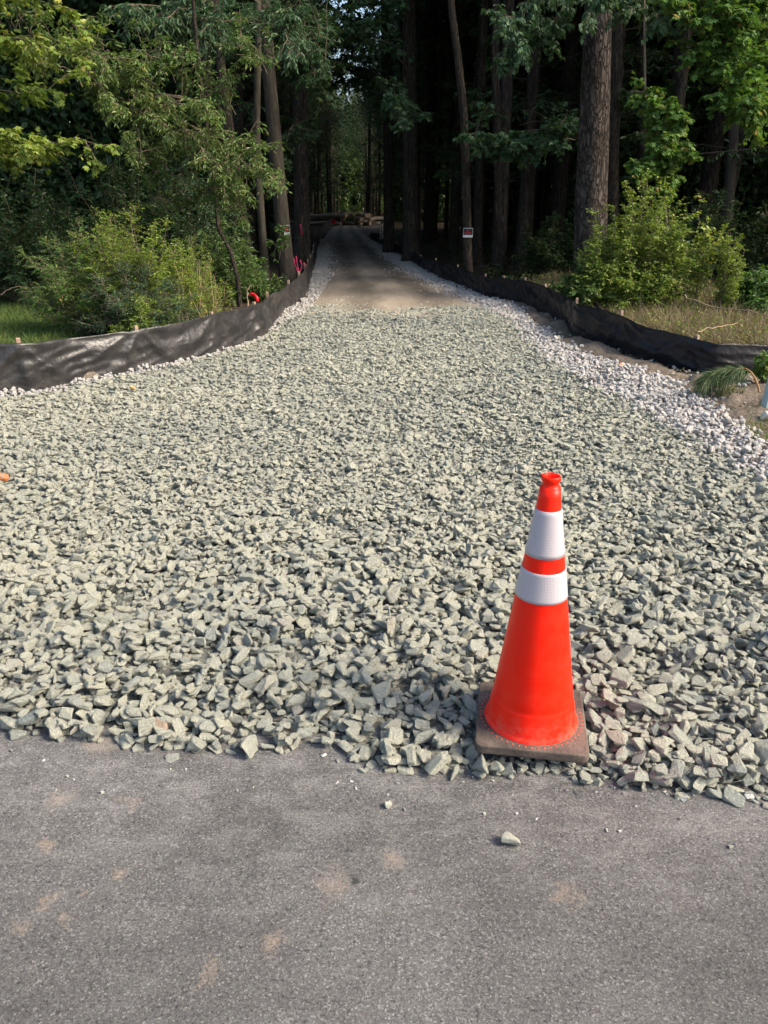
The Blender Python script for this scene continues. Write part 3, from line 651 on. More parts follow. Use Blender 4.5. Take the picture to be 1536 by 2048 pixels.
def fence(name, top, bot, label, stakes, mat, seed, extra_h=None, side=1, foldamp=.02):
    B = np.array([G(x, y, .05) for x, y in bot]); Tp = []
    # the line of the fence on the ground
    d = np.concatenate([[0], np.cumsum(np.linalg.norm(np.diff(B[:, :2], axis=0), axis=1))])
    n = int(d[-1] / .03); s = np.linspace(0, d[-1], n); L = np.stack([np.interp(s, d, B[:, k]) for k in range(3)], 1)
    for _ in range(6): L[1:-1, :2] = (L[:-2, :2] + L[2:, :2] + 2 * L[1:-1, :2]) / 4
    # height from the top pixels: intersect the ray with the vertical line above the fence
    tpx = np.array([x for x, y in top], float); tpy = np.array([y for x, y in top], float)
    px = 768 + FPX * L[:, 0] / (L[:, 1] * cp + (CAM_H - .3) * sp); o_ = np.argsort(tpx); ty = np.interp(px, tpx[o_], tpy[o_])
    v = (1024 - ty) / FPX; h = CAM_H + (v * L[:, 1] * cp - L[:, 1] * sp) / (cp + v * sp) - .05
    if extra_h is not None: h = np.clip(h, .38, .62) if extra_h == 0 else np.where(s > extra_h, .5, h)
    h = np.clip(h, .3, .72); k = 25; h = np.convolve(np.pad(h, k, 'edge'), np.ones(2 * k + 1) / (2 * k + 1), 'valid')
    tan = norm(np.gradient(L[:, :2], axis=0)); nor = np.stack([tan[:, 1], -tan[:, 0]], 1) * side
    sk = np.array([s[np.argmin(np.abs(px - x))] for x in stakes]) if stakes else np.array([])
    if len(s): 
        more = np.arange((sk.max() if len(sk) else 0) + 2.2, s[-1], 2.2); less = np.arange((sk.min() if len(sk) else 0) - 2.2, 0, -2.2)
        sk = np.sort(np.concatenate([sk, more, less]))
    ds = np.min(np.abs(s[:, None] - sk[None]), 1); sag = .022 * np.clip(ds, 0, 1)
    rows = 26; u = np.linspace(0, 1, rows); S, U = np.meshgrid(s, u, indexing='ij')
    near = np.exp(-(ds / .28) ** 2)[:, None]
    j = np.argmin(np.abs(s[:, None] - sk[None]), 1); sdist = (s - sk[j])[:, None]; dz_ = (1.02 - U) * .5; ang = np.arctan2(sdist, dz_); rd = np.hypot(sdist, dz_)
    f = foldamp * (1.0 * (1 - 2.1 * np.abs(np.sin(ang * 4.5 + .9 * vn(S * .9, U * 2, seed + 1) + j[:, None] * 2.1)) ** .75) * np.minimum(rd / .25, 1) * np.exp(-rd / .55) + .75 * vn(S * 1.1 + U * 1.0, U * 3.4 - S * 1.3, seed) + .45 * (1 - 2 * np.abs(vn(S * 1.5 + U, U * 5.0 - S * 2.4, seed + 9))) + .12 * vn(S * 9, U * 9 - S * 6, seed + 8))
    f *= np.sin(np.pi * np.clip(U * .93 + .07, 0, 1)) ** .6
    belly = .032 * np.sin(np.pi * U) * np.minimum(1, ds)[:, None]
    off = np.maximum(f + belly, -.018); P = np.empty((len(s), rows, 3))
    P[..., 0] = L[:, None, 0] + nor[:, None, 0] * off; P[..., 1] = L[:, None, 1] + nor[:, None, 1] * off
    hh = h[:, None] - sag[:, None] + .006 * fbm(S * 5, S * 0, seed + 2, 2); P[..., 2] = .0 + U * (hh + .05)
    root = empty(name, (L[len(L) // 2, 0], L[len(L) // 2, 1], 0)); tag(root, label, 'fence', 'black silt fences along the trail')
    c0 = np.array([root.location.x, root.location.y, 0]); me = grid_mesh('fabric', P - c0, True, False, {'hgt': (U * (hh + .05)).ravel()})
    fb = link('fabric', me, mat, root); md = fb.modifiers.new('thickness', 'SOLIDIFY'); md.thickness = .003
    for q in sk:
        i = int(np.argmin(np.abs(s - q))); bm = bmesh.new(); bmesh.ops.create_cube(bm, size=1); hs = h[i] + .022 + rng.uniform(-.01, .02)
        for vv in bm.verts: vv.co = Vector((vv.co.x * .036, vv.co.y * .03, (vv.co.z + .5) * (hs + .05)))
        bmesh.ops.bevel(bm, geom=[e for e in bm.edges if all(w_.co.z > hs for w_ in e.verts)], offset=.004, segments=1, affect='EDGES')
        o = link('stake', bm_mesh(bm, 'stake'), MAT_STAKE, root, (L[i, 0] - nor[i, 0] * .046 - c0[0], L[i, 1] - nor[i, 1] * .046 - c0[1], 0), math.atan2(tan[i, 1], tan[i, 0]))
        o.rotation_euler.x = rng.normal(0, .03)
    return root, L, h, nor
FB_L = [(-420, 855), (-200, 815), (0, 787), (75, 780), (154, 760), (271, 742), (354, 726), (433, 705), (525, 676), (548, 648), (567, 625), (583, 615), (609, 599), (618, 566), (626, 540), (631, 510)]
FT_L = [(-420, 735), (-200, 703), (0, 688), (52, 681), (125, 680), (279, 660), (375, 640), (435, 623), (479, 618), (519, 607), (544, 586), (579, 571), (603, 547), (617, 525), (627, 508), (631, 480)]
MAT_FAB_L = m_fabric('black_geotextile', (.017, .0165, .017), .12)
MAT_FAB_R = m_fabric('clean_black_geotextile', (.010, .010, .012), .02)
fl, FLl, FLh, FLn = fence('silt_fence', FT_L, FB_L, 'dusty wrinkled black silt fence along the left side of the trail, nearest stretch', (48, 279, 435, 517, 545, 585, 603), MAT_FAB_L, 5, None, 1, .034)
fence('silt_fence', [(629, 470), (640, 455), (657, 440), (672, 433)], [(632, 508), (640, 480), (648, 468), (672, 448)], 'far dark stretch of silt fence on the left, ending by the log pile', (), MAT_FAB_L, 15, 0, 1, .02)
FB_R = [(1900, 772), (1700, 756), (1536, 749), (1500, 750), (1418, 752), (1335, 735), (1273, 719), (1231, 702), (1190, 688), (1148, 676), (1119, 644), (1074, 624), (1037, 609), (970, 596), (937, 580), (878, 557), (839, 536), (810, 514), (780, 500), (765, 491), (741, 480)]
FT_R = [(1900, 700), (1700, 692), (1536, 689), (1500, 690), (1438, 686), (1382, 676), (1314, 658), (1231, 628), (1140, 598), (1086, 570), (1045, 557), (1003, 557), (983, 558), (966, 552), (941, 540), (914, 533), (869, 519), (824, 511), (800, 491), (768, 467), (741, 465)]
fr, FRl, FRh, FRn = fence('silt_fence', FT_R, FB_R, 'clean black silt fence curving along the right side of the trail', (1382, 1231, 1140, 1086, 1045, 1003, 966), MAT_FAB_R, 25, None, -1, .022)

# ------------------------------------------------------------------ trees
def make_crown(F, T, centre, rad, n, ls, shape='oval', seed=0, hollow=.35):
    """overhead crown: clumps of leaves on short limbs"""
    c = np.asarray(centre); k = max(8, n // 60); d = rv(k); rr = rng.uniform(hollow, 1, (k, 1)) ** .6; cl = c + d * rr * np.asarray(rad)
    T.segs(np.repeat(c[None] - np.array([[0, 0, rad[2] * .5]]), k, 0), cl, .03, .008)
    per = 60; ci = np.repeat(np.arange(k), per); sp_ = np.asarray(rad).mean() * .28
    P = cl[ci] + rng.normal(size=(k * per, 3)) * sp_ * np.array([1, 1, .5]); D = rv(k * per) * np.array([1, 1, .5]); N = norm(rv(k * per) * .7 + np.array([0, 0, 1]))
    sz = ls * rng.uniform(.6, 1.3, k * per); F.leaves(P, D, N, sz, sz * .5, shape)
CUR = {}
def tree(name, label, pts, r, bark, crown=None, limbs=(), leaf='dark', group=None, crown_leaf=None, k=16, flare=1., ivy=None, cat='tree'):
    """pts: photo pixels of the stem with a depth, foot first; the stem goes on up to crown height"""
    base = np.array([pts[0][0], pts[0][1], 0.0]); P = np.array(pts, float)
    root = empty(name, base); tag(root, label, cat, group)
    T = Tub(); CUR['Q'] = trunk_path(T, P - base, r, k, flare); F = Fol(); Tw = Tub()
    for f in limbs: f(F, Tw, base)
    if crown: make_crown(F, Tw, np.array(crown[0]) - base, crown[1], crown[2], crown[3])
    link('trunk', T.mesh('trunk'), BARK[bark], root)
    if F.V:
        link('crown', F.mesh('crown'), LM[leaf], root)
        link('branches', Tw.mesh('branches'), BARK['twig'], root)
    return root
def stem(pxs, Y, top=14., foot=-.1):
    """photo pixels from the foot up -> stem points, carried on upward"""
    P = [at(x, y, Y) for x, y in pxs]; p0 = P[0].copy(); p0[2] = foot
    if P[0][2] > .1: P = [p0] + P
    else: P[0][2] = foot
    d = P[-1] - P[-2]; d = d / np.linalg.norm(d); d = d * .4 + np.array([0, 0, 1.]) * .8
    e = P[-1] + d / d[2] * (top - P[-1][2]); P.append((P[-1] + e) / 2); P.append(e)
    return [tuple(p) for p in P]
def limb(px0, px1, Y0, Y1, n, tl, per, ls, shape='star', ws=.5, droop=.3, sag=.1, sub=5, spread=.35, tint=(.1, .9), r0=.014, upbias=0., leafdown=.4):
    """a leafy limb between two pixels, with sub-limbs"""
    def f(F, T, base, n=n, sub=sub):
        a, b = at(*px0, Y0) - base, at(*px1, Y1) - base; P = curve(a, b, sag, 9, .03)
        L = np.linalg.norm(b - a); n = int(n * 2.3); sub = int(sub * 1.5) + 1
        Q = CUR['Q']; q = Q[np.argmin(np.abs(Q[:, 2] - a[2] + .12 * np.hypot(a[0], a[1])))]; (T.path(curve(q, a, .04 * np.linalg.norm(a - q), 8, .01), np.linspace(r0 * 1.2, r0, 8), 6) if np.linalg.norm(a - q) < 1.5 else None)
        spray(F, T, P, max(4, n // 3), tl, per, ls, shape, ws, droop, r0=r0, tint=tint, upbias=upbias, leafdown=leafdown)
        for q in range(sub):
            t = rng.uniform(.15, .95, 1); p, d = sample(P, t); s = rv(1)[0] * np.array([1, 1, .8]); s[2] += upbias
            e = p[0] + norm(d[0] * .5 + s) * spread * rng.uniform(.5, 1.3)
            spray(F, T, curve(p[0], e, .02, 5, .01), max(3, n // sub), tl * .8, per, ls, shape, ws, droop, r0=r0 * .5, tint=tint, upbias=upbias, leafdown=leafdown)
    return f
def mass(px, Y, rad, n, ls, shape='kite', ws=.5, tint=(.1, .9), stems=14, up=.2):
    """a loose mass of leafy twigs around a place"""
    def f(F, T, base):
        c = at(*px, Y) - base; k = stems; d = rv(k); d[:, 2] += up; e = c + d * np.asarray(rad) * rng.uniform(.5, 1.0, (k, 1))
        for q in range(k):
            s = c + rng.normal(size=3) * np.asarray(rad) * .25
            spray(F, T, curve(s, e[q], .05, 6, .02), max(5, n // k // 6), np.mean(rad) * .35, 6, ls, shape, ws, .3, r0=.006, tint=tint)
    return f

# --- left side
tree('maple_tree', 'maple with bright yellow green leaves reaching in at the upper left edge', stem([(-420, 640), (-400, 300)], 12.5, 12), .16, 'brown', ((-8., 13.5, 8.5), (2.6, 2.4, 3), 2400, .14), [
    limb((-300, 60), (170, 120), 12.3, 11.2, 60, .5, 7, .085, 'star', .8, .3, .15, 9, .55, (.3, 1)),
    limb((-300, -40), (150, 20), 12.3, 11.4, 60, .5, 7, .085, 'star', .8, .3, .15, 9, .5, (.3, 1)),
    limb((-250, 200), (130, 190), 12.3, 11.4, 40, .4, 7, .085, 'star', .8, .35, .1, 6, .4, (.2, .9)),
    limb((-250, 260), (75, 295), 12.0, 11.0, 36, .35, 7, .085, 'star', .8, .35, .1, 5, .3, (.4, 1)),
    limb((-60, 330), (235, 290), 12.4, 11.4, 55, .35, 7, .08, 'star', .8, .35, .12, 8, .32, (.3, 1)),
], 'lime')
DG = [mass((x, y), 12.6, (.55, .45, .5), 650, .075, 'oval', .42, (.1, .9), 14) for x, y in ((120, 130), (230, 200), (330, 230), (300, 330), (400, 300), (420, 380), (340, 400), (470, 420), (60, 60), (200, 90), (460, 330), (430, 190), (370, 150), (500, 100), (300, 120))] + [limb((60 + 420 * a, 70 + 250 * a), (150 + 380 * a + dx, 120 + 230 * a + dy), 12.6, 11.9, 34, .34, 7, .075, 'oval', .42, .45, .05, 5, .36, (.2, 1)) for a, dx, dy in ((0, -60, 20), (.1, 60, -20), (.2, 20, 60), (.3, 50, -20), (.45, 30, 60), (.55, 60, -30), (.65, 40, 60), (.8, 60, 10), (.95, 50, 30), (.95, -60, 60), (.5, -60, 80))]
tree('ash_tree', 'leaning tree whose long sunlit branch hangs down across the upper left', stem([(476, 560), (462, 505), (436, 455), (430, 380), (400, 150)], 13.2, 9), .04, 'brown', ((-4.5, 15, 8), (2.2, 2, 2.4), 2200, .13), DG, 'ash', flare=.4)
tree('forest_tree', 'dark trunk wrapped in vine, leftmost of the three stems by the left fence', stem([(500, 560), (480, 400), (457, 250), (440, 120)], 16.8, 14), .135, 'brown', ((-3.6, 17.5, 8.5), (2.6, 2.5, 3), 2400, .15), [
    limb((470, 60), (250, 10), 15.5, 13.6, 60, .4, 7, .10, 'oval', .42, .6, .1, 8, .5, (.1, .8), leafdown=.7),
    limb((500, 40), (400, 70), 15.5, 13.4, 50, .4, 7, .10, 'oval', .42, .6, .1, 7, .5, (.1, .8), leafdown=.7),
    limb((520, 20), (600, 110), 15.5, 13.6, 60, .42, 7, .10, 'oval', .42, .6, .1, 8, .45, (.1, .8), leafdown=.7),
    limb((420, 0), (330, 40), 15.5, 13.4, 60, .42, 7, .10, 'oval', .42, .6, .1, 8, .5, (.1, .8), leafdown=.7),
    mass((540, 60), 14.6, (1.2, .5, .6), 900, .10, 'oval', .3, (.1, .8), 16), mass((620, 90), 15.4, (.8, .5, .9), 900, .10, 'oval', .35, (.1, .7), 16), mass((400, 60), 14.2, (1.3, .5, .6), 1000, .10, 'oval', .3, (.1, .8), 16), mass((440, 470), 15.6, (.9, .7, .8), 900, .07, 'oval', .5, (.1, .7), 16), mass((390, 390), 15.4, (1.2, .7, .9), 1100, .07, 'oval', .5, (.1, .7), 16),
], 'blue')
tree('forest_tree', 'slim pale trunk standing between two thicker stems by the left fence', stem([(532, 565), (520, 400), (513, 250), (517, 60)], 16.2, 14), .088, 'grey', ((-2.6, 17.5, 9.5), (2.2, 2.2, 3), 2000, .15), [mass((560, 500), 15.9, (.4, .3, .5), 260, .08, 'oval', .5, (.2, .9), 8), mass((500, 530), 15.2, (.6, .4, .4), 420, .07, 'oval', .5, (.2, .9), 8)], 'maple')
t3 = tree('forest_tree', 'leaning grey trunk that carries a small red and black sign on the left', stem([(576, 560), (562, 420), (548, 260), (533, 90)], 17.2, 15), .175, 'grey', ((-2.4, 19, 10), (2.8, 2.6, 3), 2400, .16), [], 'dark')
tree('forest_tree', 'thick dark trunk beside the left fence, right of the signed tree', stem([(604, 520), (602, 300), (600, 60)], 21, 16), .24, 'dark', ((-3.0, 22, 10.5), (2.8, 3, 3.4), 2600, .17), [
    limb((600, 90), (640, 190), 20, 17, 60, .45, 6, .12, 'star', .7, .5, .15, 8, .6, (.1, .8)),
    limb((590, 250), (560, 330), 20, 18, 40, .45, 6, .12, 'star', .7, .5, .15, 6, .6, (0, .6)),
    limb((600, 0), (650, 60), 20, 16, 60, .5, 6, .12, 'star', .7, .5, .15, 8, .6, (.1, .8))], 'dark')
# --- right side
tree('forest_tree', 'crooked slim grey trunk with a small red and black sign, right of the trail', stem([(936, 545), (933, 400), (928, 230), (915, 110), (902, 10)], 17.3, 14), .105, 'brown', ((1.7, 19, 10), (2.6, 2.6, 3), 2400, .16), [], 'dark')
tree('forest_tree', 'dark straight trunk nearest the right edge of the trail', stem([(822, 510), (820, 300), (818, 30)], 23, 17), .26, 'dark', ((.9, 25, 11), (2.9, 3, 3.4), 2600, .17), [
    limb((800, 120), (690, 60), 22, 19.5, 60, .5, 6, .13, 'star', .7, .4, .2, 9, .7, (.1, .8)),
    limb((805, 230), (790, 190), 22, 18, 60, .5, 6, .13, 'star', .7, .4, .1, 8, .6, (.1, .8)),
    limb((800, 20), (700, 10), 22, 19.5, 60, .5, 6, .13, 'star', .7, .4, .2, 9, .7, (.1, .8))], 'blue')
tree('forest_tree', 'narrow black trunk at the trail edge, left of the thickest dark one', stem([(778, 480), (777, 300), (772, 60)], 27, 18), .20, 'dark', ((.1, 30, 12), (2.9, 3, 3.4), 2600, .18), [
    limb((775, 140), (640, 170), 27, 26, 60, .5, 6, .13, 'star', .7, .4, .3, 9, .7, (.1, .8)),
    limb((770, 60), (650, 70), 26, 24, 60, .5, 6, .13, 'star', .7, .4, .3, 9, .7, (.1, .8)),
    limb((770, 90), (650, 110), 26, 24, 40, .5, 6, .15, 'star', .7, .4, .3, 6, .8, (.1, .8)),
    limb((770, 190), (690, 170), 26, 24, 40, .5, 6, .15, 'star', .7, .4, .4, 6, .9, (.1, .8))], 'dark')
tree('forest_tree', 'straight brown trunk between the signed tree and the big pine', stem([(1000, 530), (996, 330), (990, 110)], 19.5, 15), .125, 'brown', ((3.3, 21, 10), (2.6, 2.6, 3), 2400, .16), [
    limb((1080, 320), (930, 270), 18, 16, 50, .4, 6, .12, 'star', .8, .35, .15, 8, .5, (.1, .7)),
    limb((1150, 280), (1020, 300), 17.5, 16, 60, .4, 6, .12, 'star', .8, .35, .15, 8, .5, (.1, .7)),
    mass((1130, 250), 17.5, (1.0, .6, .5), 500, .10, 'star', .8, (.1, .7), 12)], 'blue')
pine = tree('pine_tree', 'big pine trunk with thick plated bark standing behind the right shrub', stem([(1180, 590), (1182, 400), (1190, 200), (1197, 0)], 15.8, 16), .335, 'pine', ((5.2, 17.5, 11), (3., 2.8, 3), 2600, .16), [], 'pine', k=40, flare=.5)
tree('forest_tree', 'reddish trunk half hidden directly behind the big pine', stem([(1222, 560), (1224, 300), (1238, 0)], 18.5, 15), .17, 'brown', ((6.2, 20, 10), (2.6, 2.6, 3), 2200, .16), [], 'dark')
tree('oak_tree', 'oak with pale grey green leaves hanging along the top beside the big pine', stem([(1290, 560), (1285, 330), (1283, 90)], 19.5, 13), .13, 'dark', ((7.0, 20, 9), (2.8, 2.6, 3), 2400, .15), [
    limb((1290, -60), (1180, 20), 15, 13.6, 60, .36, 7, .10, 'star', .6, .6, .05, 9, .45, (.5, 1), leafdown=.8),
    limb((1320, -40), (1260, 30), 15, 13.4, 60, .36, 7, .10, 'star', .6, .6, .05, 9, .4, (.5, 1), leafdown=.8),
    limb((1340, -40), (1320, 40), 15, 13.6, 50, .36, 7, .10, 'star', .6, .6, .05, 7, .4, (.5, 1), leafdown=.8),
    limb((1150, -60), (1000, 60), 15, 14.2, 60, .4, 7, .11, 'star', .6, .5, .05, 9, .5, (.2, .7), leafdown=.8),
    limb((1140, 20), (1010, 130), 15.4, 14.4, 50, .4, 7, .11, 'star', .6, .5, .05, 8, .45, (.2, .7), leafdown=.8),
], 'blue')
tree('maple_tree', 'maple with fresh green leaves filling the upper right corner', stem([(1620, 560), (1600, 200)], 15, 12), .15, 'brown', ((8.2, 15.5, 8.5), (2.6, 2.6, 3), 2400, .15), [
    limb((1560, 60), (1400, 40), 14, 13.2, 70, .42, 7, .10, 'star', .85, .35, .1, 9, .5, (.2, .9)),
    limb((1560, 130), (1380, 110), 14, 13.4, 70, .42, 7, .10, 'star', .85, .35, .1, 9, .5, (.2, .9)),
    limb((1570, 200), (1420, 190), 14, 13.3, 70, .42, 7, .10, 'star', .85, .35, .1, 9, .45, (.2, .9)),
    limb((1570, 10), (1350, -10), 14, 13.5, 70, .42, 7, .10, 'star', .85, .35, .1, 9, .5, (.3, 1)),
    limb((1570, 230), (1490, 220), 14, 13.0, 50, .4, 7, .10, 'star', .85, .35, .1, 7, .4, (.3, 1)),
], 'maple')
tree('vine_tree', 'thin stem smothered in bright maple leaves hanging right of the big pine', stem([(1345, 570), (1330, 420), (1320, 300), (1290, 190)], 13.6, 4.6), .03, 'twig', None, [
    limb((1262, 182), (1330, 215), 13.6, 13.1, 40, .26, 7, .085, 'star', .85, .4, .05, 7, .2, (.3, 1)),
    limb((1300, 200), (1370, 250), 13.5, 13.0, 40, .26, 7, .085, 'star', .85, .4, .05, 7, .2, (.3, 1)),
    limb((1300, 235), (1340, 300), 13.5, 13.0, 44, .26, 7, .085, 'star', .85, .4, .05, 8, .25, (.3, 1)),
    limb((1290, 290), (1390, 310), 13.5, 13.0, 44, .26, 7, .085, 'star', .85, .4, .05, 8, .2, (.3, 1)),
    limb((1340, 320), (1270, 345), 13.5, 13.0, 44, .26, 7, .085, 'star', .85, .4, .05, 8, .25, (.3, 1)),
    limb((1330, 330), (1330, 395), 13.5, 13.0, 50, .26, 7, .085, 'star', .85, .4, .05, 8, .25, (.5, 1)),
], 'maple', flare=.1)
tree('forest_tree', 'grey trunk leaning slightly under the upper right maple', stem([(1450, 560), (1455, 420), (1470, 230), (1490, 0)], 19, 15), .14, 'grey', ((9.2, 21, 10), (2.8, 2.6, 3), 2400, .16), [], 'dark')

# --- the many trunks behind: a few shapes, copied
def forest_proto(r, h, crad, bark, leaf, ls, n, bend):
    T = Tub(); P = [(0, 0, -.1), (bend * .2, 0, h * .3), (bend * .2, bend * .3, h * .6), (bend * .6, bend, h)]; trunk_path(T, P, r, 9, 1)
    # dead snags and small side branches
    k = 16; A = np.stack([np.full(k, bend * .2), np.zeros(k), rng.uniform(1.5, h * .7, k)], 1); d = rv(k) * np.array([1, 1, .4]); T.segs(A, A + d * rng.uniform(.3, 1.3, (k, 1)), .018, .006)
    F, Tw = Fol(), Tub(); make_crown(F, Tw, (bend * .5, bend, h * .78), (crad, crad, h * .30), n, ls)
    # thin lower foliage
    k = 130; P = np.stack([rng.normal(0, crad * .5, k), rng.normal(0, crad * .5, k), rng.uniform(2.2, h * .5, k)], 1)
    for p in P[:9]:
        spray(F, Tw, curve((bend * .2, 0, p[2]), p + np.array([0, 0, .2]), .05, 5, .03), 16, .45, 6, ls * .75, 'oval', .5, .3, r0=.01)
    return T.mesh('trunk'), F.mesh('crown'), Tw.mesh('branches'), bark, leaf
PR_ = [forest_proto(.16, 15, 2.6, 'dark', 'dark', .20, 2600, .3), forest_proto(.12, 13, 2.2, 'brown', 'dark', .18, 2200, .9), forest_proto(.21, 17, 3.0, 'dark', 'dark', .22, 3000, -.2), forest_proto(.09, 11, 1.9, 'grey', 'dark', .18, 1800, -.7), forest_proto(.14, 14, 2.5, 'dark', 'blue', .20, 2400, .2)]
def centre(y): return np.interp(y, [0, 12, 30, 55, 75], [0, .1, -1.15, -2.3, -3.5])
cnt = 0; placed = []; r = np.random.default_rng(3); tries = 0
while cnt < 200 and tries < 9000:
    tries += 1; y = 17.5 + 62 * r.random() ** 1.25; side = r.choice([-1, 1]); off = 3.1 + abs(r.normal(0, .33 * y * .55)) ; x = centre(y) + side * off
    if y > 45 and off < 3.4: continue
    if abs(x) > .56 * y + 3: continue
    if y < 19 and abs(x) < 2.8: continue
    if any((x - a) ** 2 + (y - b) ** 2 < 1.0 for a, b in placed): continue
    if 768 + FPX * x / (y * cp + .6) < 440 and y < 27: continue
    placed.append((x, y)); k = r.integers(0, 5); tm, cm, bm_, bk, lf = PR_[k]
    root = empty('forest_tree', (x, y, hz(np.array(x), np.array(y)) - .03), r.uniform(0, 6.28)); s = r.uniform(.85, 1.15); root.scale = (s, s, s)
    root.rotation_euler.x = r.normal(0, .02); root.rotation_euler.y = r.normal(0, .02)
    px_ = 768 + FPX * x / (y * cp + CAM_H * sp); dp = ['nearest rows', 'second rows', 'middle distance', 'deep shade', 'deepest shade'][int(np.searchsorted([22, 28, 36, 50], y))]
    wh = [(0, 'beyond the left edge'), (200, 'above the lawn'), (430, 'behind the left thicket'), (620, 'behind the leaning grey trunks'), (768, 'beside the far trail'), (930, 'between trail and crooked signed trunk'), (1150, 'between signed trunk and big pine'), (1380, 'behind the round shrub'), (1536, 'under the upper right maple'), (9999, 'beyond the right edge')]
    wp = next(b for a, b in wh if px_ < a)
    kn = ['straight dark', 'bent brown', 'thick dark', 'thin grey', 'plain dark'][k]
    tag(root, '%s trunk, %s, %s' % (kn, dp, wp), 'tree', '%s trunks %s, %s' % (kn, dp, wp))
    link('trunk', tm, BARK[bk], root); link('crown', cm, LM[lf], root); link('branches', bm_, BARK['twig'], root); cnt += 1
for q in range(95):
    y = r.uniform(63, 130); k = r.integers(0, 5); x = -.038 * y - .3 + r.choice([-1, 1]) * (1.9 + abs(r.normal(0, 3.2)))
    if -5.3 < x < .1 and y < 80: continue
    tm, cm, bm_, bk, lf = PR_[k]; root = empty('forest_tree', (x, y, 0), r.uniform(0, 6.28)); root.rotation_euler.y = r.normal(0, .025)
    tag(root, '%s far trunk %s, %s of the trail line' % (['straight dark', 'bent brown', 'thick dark', 'thin grey', 'plain dark'][k], 'just beyond the log pile' if y < 85 else 'far beyond the log pile', 'left' if x < -.038 * y - .3 else 'right'), 'tree', 'trunks beyond the log pile'); link('trunk', tm, BARK[bk], root); link('crown', cm, LM[lf], root); link('branches', bm_, BARK['twig'], root)
print('forest', cnt)
# far-off wood closing the trail
F = Fol(); n = 170000; x = rng.uniform(-26, 14, n); y = 134 + rng.uniform(0, 10, n); top = np.where(np.abs(x + 4.7) < 4.2, 17.5 + 2.2 * fbm(x * 1.1, x * 0, 77), 24)
z = rng.uniform(0, 1, n) * top; cl = fbm(x * .6, z * .6, 31, 3) + rng.normal(0, .25, n) > -.25; x, y, z = x[cl], y[cl], z[cl]; n = len(x); sz = rng.uniform(.2, .45, n); F.leaves(np.stack([x, y, z], 1), rv(n), norm(rv(n) * .8 + np.array([0, -.4, 1])), sz, sz * .6, 'kite')
tag(link('far_woods', F.mesh('far_woods'), LM['ash']), 'mass of lighter green woods closing the far end of the trail', 'woods', kind='stuff')
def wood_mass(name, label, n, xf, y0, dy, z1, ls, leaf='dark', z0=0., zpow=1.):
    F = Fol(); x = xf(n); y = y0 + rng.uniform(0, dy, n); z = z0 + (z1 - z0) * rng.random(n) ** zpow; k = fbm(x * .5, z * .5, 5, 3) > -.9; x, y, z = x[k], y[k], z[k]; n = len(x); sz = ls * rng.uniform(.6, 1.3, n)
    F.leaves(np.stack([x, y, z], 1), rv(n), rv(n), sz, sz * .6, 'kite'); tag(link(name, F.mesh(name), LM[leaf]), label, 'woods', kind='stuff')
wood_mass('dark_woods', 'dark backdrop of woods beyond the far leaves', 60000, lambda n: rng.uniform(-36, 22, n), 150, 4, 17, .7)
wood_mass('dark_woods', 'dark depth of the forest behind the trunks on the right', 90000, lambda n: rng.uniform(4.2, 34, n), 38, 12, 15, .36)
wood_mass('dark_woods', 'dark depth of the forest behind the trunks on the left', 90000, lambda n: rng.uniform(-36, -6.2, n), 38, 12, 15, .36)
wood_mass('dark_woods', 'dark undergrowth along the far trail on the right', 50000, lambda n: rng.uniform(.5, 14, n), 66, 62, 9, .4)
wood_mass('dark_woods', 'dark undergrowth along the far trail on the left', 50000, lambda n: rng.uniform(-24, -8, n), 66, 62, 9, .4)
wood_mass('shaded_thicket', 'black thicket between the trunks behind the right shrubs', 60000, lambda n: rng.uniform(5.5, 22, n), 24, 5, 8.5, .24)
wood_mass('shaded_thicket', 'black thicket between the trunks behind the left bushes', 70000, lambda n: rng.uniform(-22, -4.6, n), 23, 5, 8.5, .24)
wood_mass('shade_canopy', 'leaf canopy of the woods out of view, added to block the sun', 60000, lambda n: rng.uniform(9, 34, n), 15, 26, 17, .5, z0=3.5)  # trunkless leaf mass, added out of view to block the low sun
wood_mass('shade_canopy', 'leaf canopy high over the trail, added to cut the skylight', 55000, lambda n: rng.uniform(-26, 12, n), 19, 20, 18, .5, z0=11.5)  # added above the view to cut skylight on the trail
for a_, b_, lb_ in ((-26, -6.3, 'leaf canopy over the far woods on the left, added for shade'), (1.5, 14, 'leaf canopy over the far woods on the right, added for shade')): wood_mass('shade_canopy', lb_, 60000, lambda n: rng.uniform(a_, b_, n), 39, 52, 19, .5, z0=11.)  # leaf masses added to keep the sun off the far woods

# ------------------------------------------------------------------ shrubs
def shrub(name, label, px, Y, rad, leaf, nst, twigs, tl, per, ls, shape, ws, tint, droop=.3, group=None, base_spread=.2, arch=.15, cat='shrub', bark='twig', dirs=None, hmin=.25):
    twigs = int(twigs * 1.5); nst = int(nst * 1.25); b = G(*px, .0) if Y is None else at(px[0], px[1], Y); base = np.array([b[0], b[1], 0.]); root = empty(name, base); tag(root, label, cat, group); F, T = Fol(), Tub()
    for q in range(nst):
        a = rng.uniform(0, 6.28); e = rng.uniform(0, 1) ** .6; hh = rng.uniform(hmin, 1)
        top = np.array([math.cos(a) * e * rad[0], math.sin(a) * e * rad[1], rad[2] * hh * math.sqrt(max(.05, 1 - .75 * e * e))])
        s = np.array([math.cos(a), math.sin(a), 0]) * rng.uniform(0, base_spread); spray(F, T, curve(s, top, arch * rng.uniform(.2, 1), 8, .02), twigs, tl, per, ls, shape, ws, droop, .4, .007, .3, .2, tint)
    link('foliage', F.mesh('foliage'), LM[leaf], root); link('stems', T.mesh('stems'), BARK[bark], root); return root
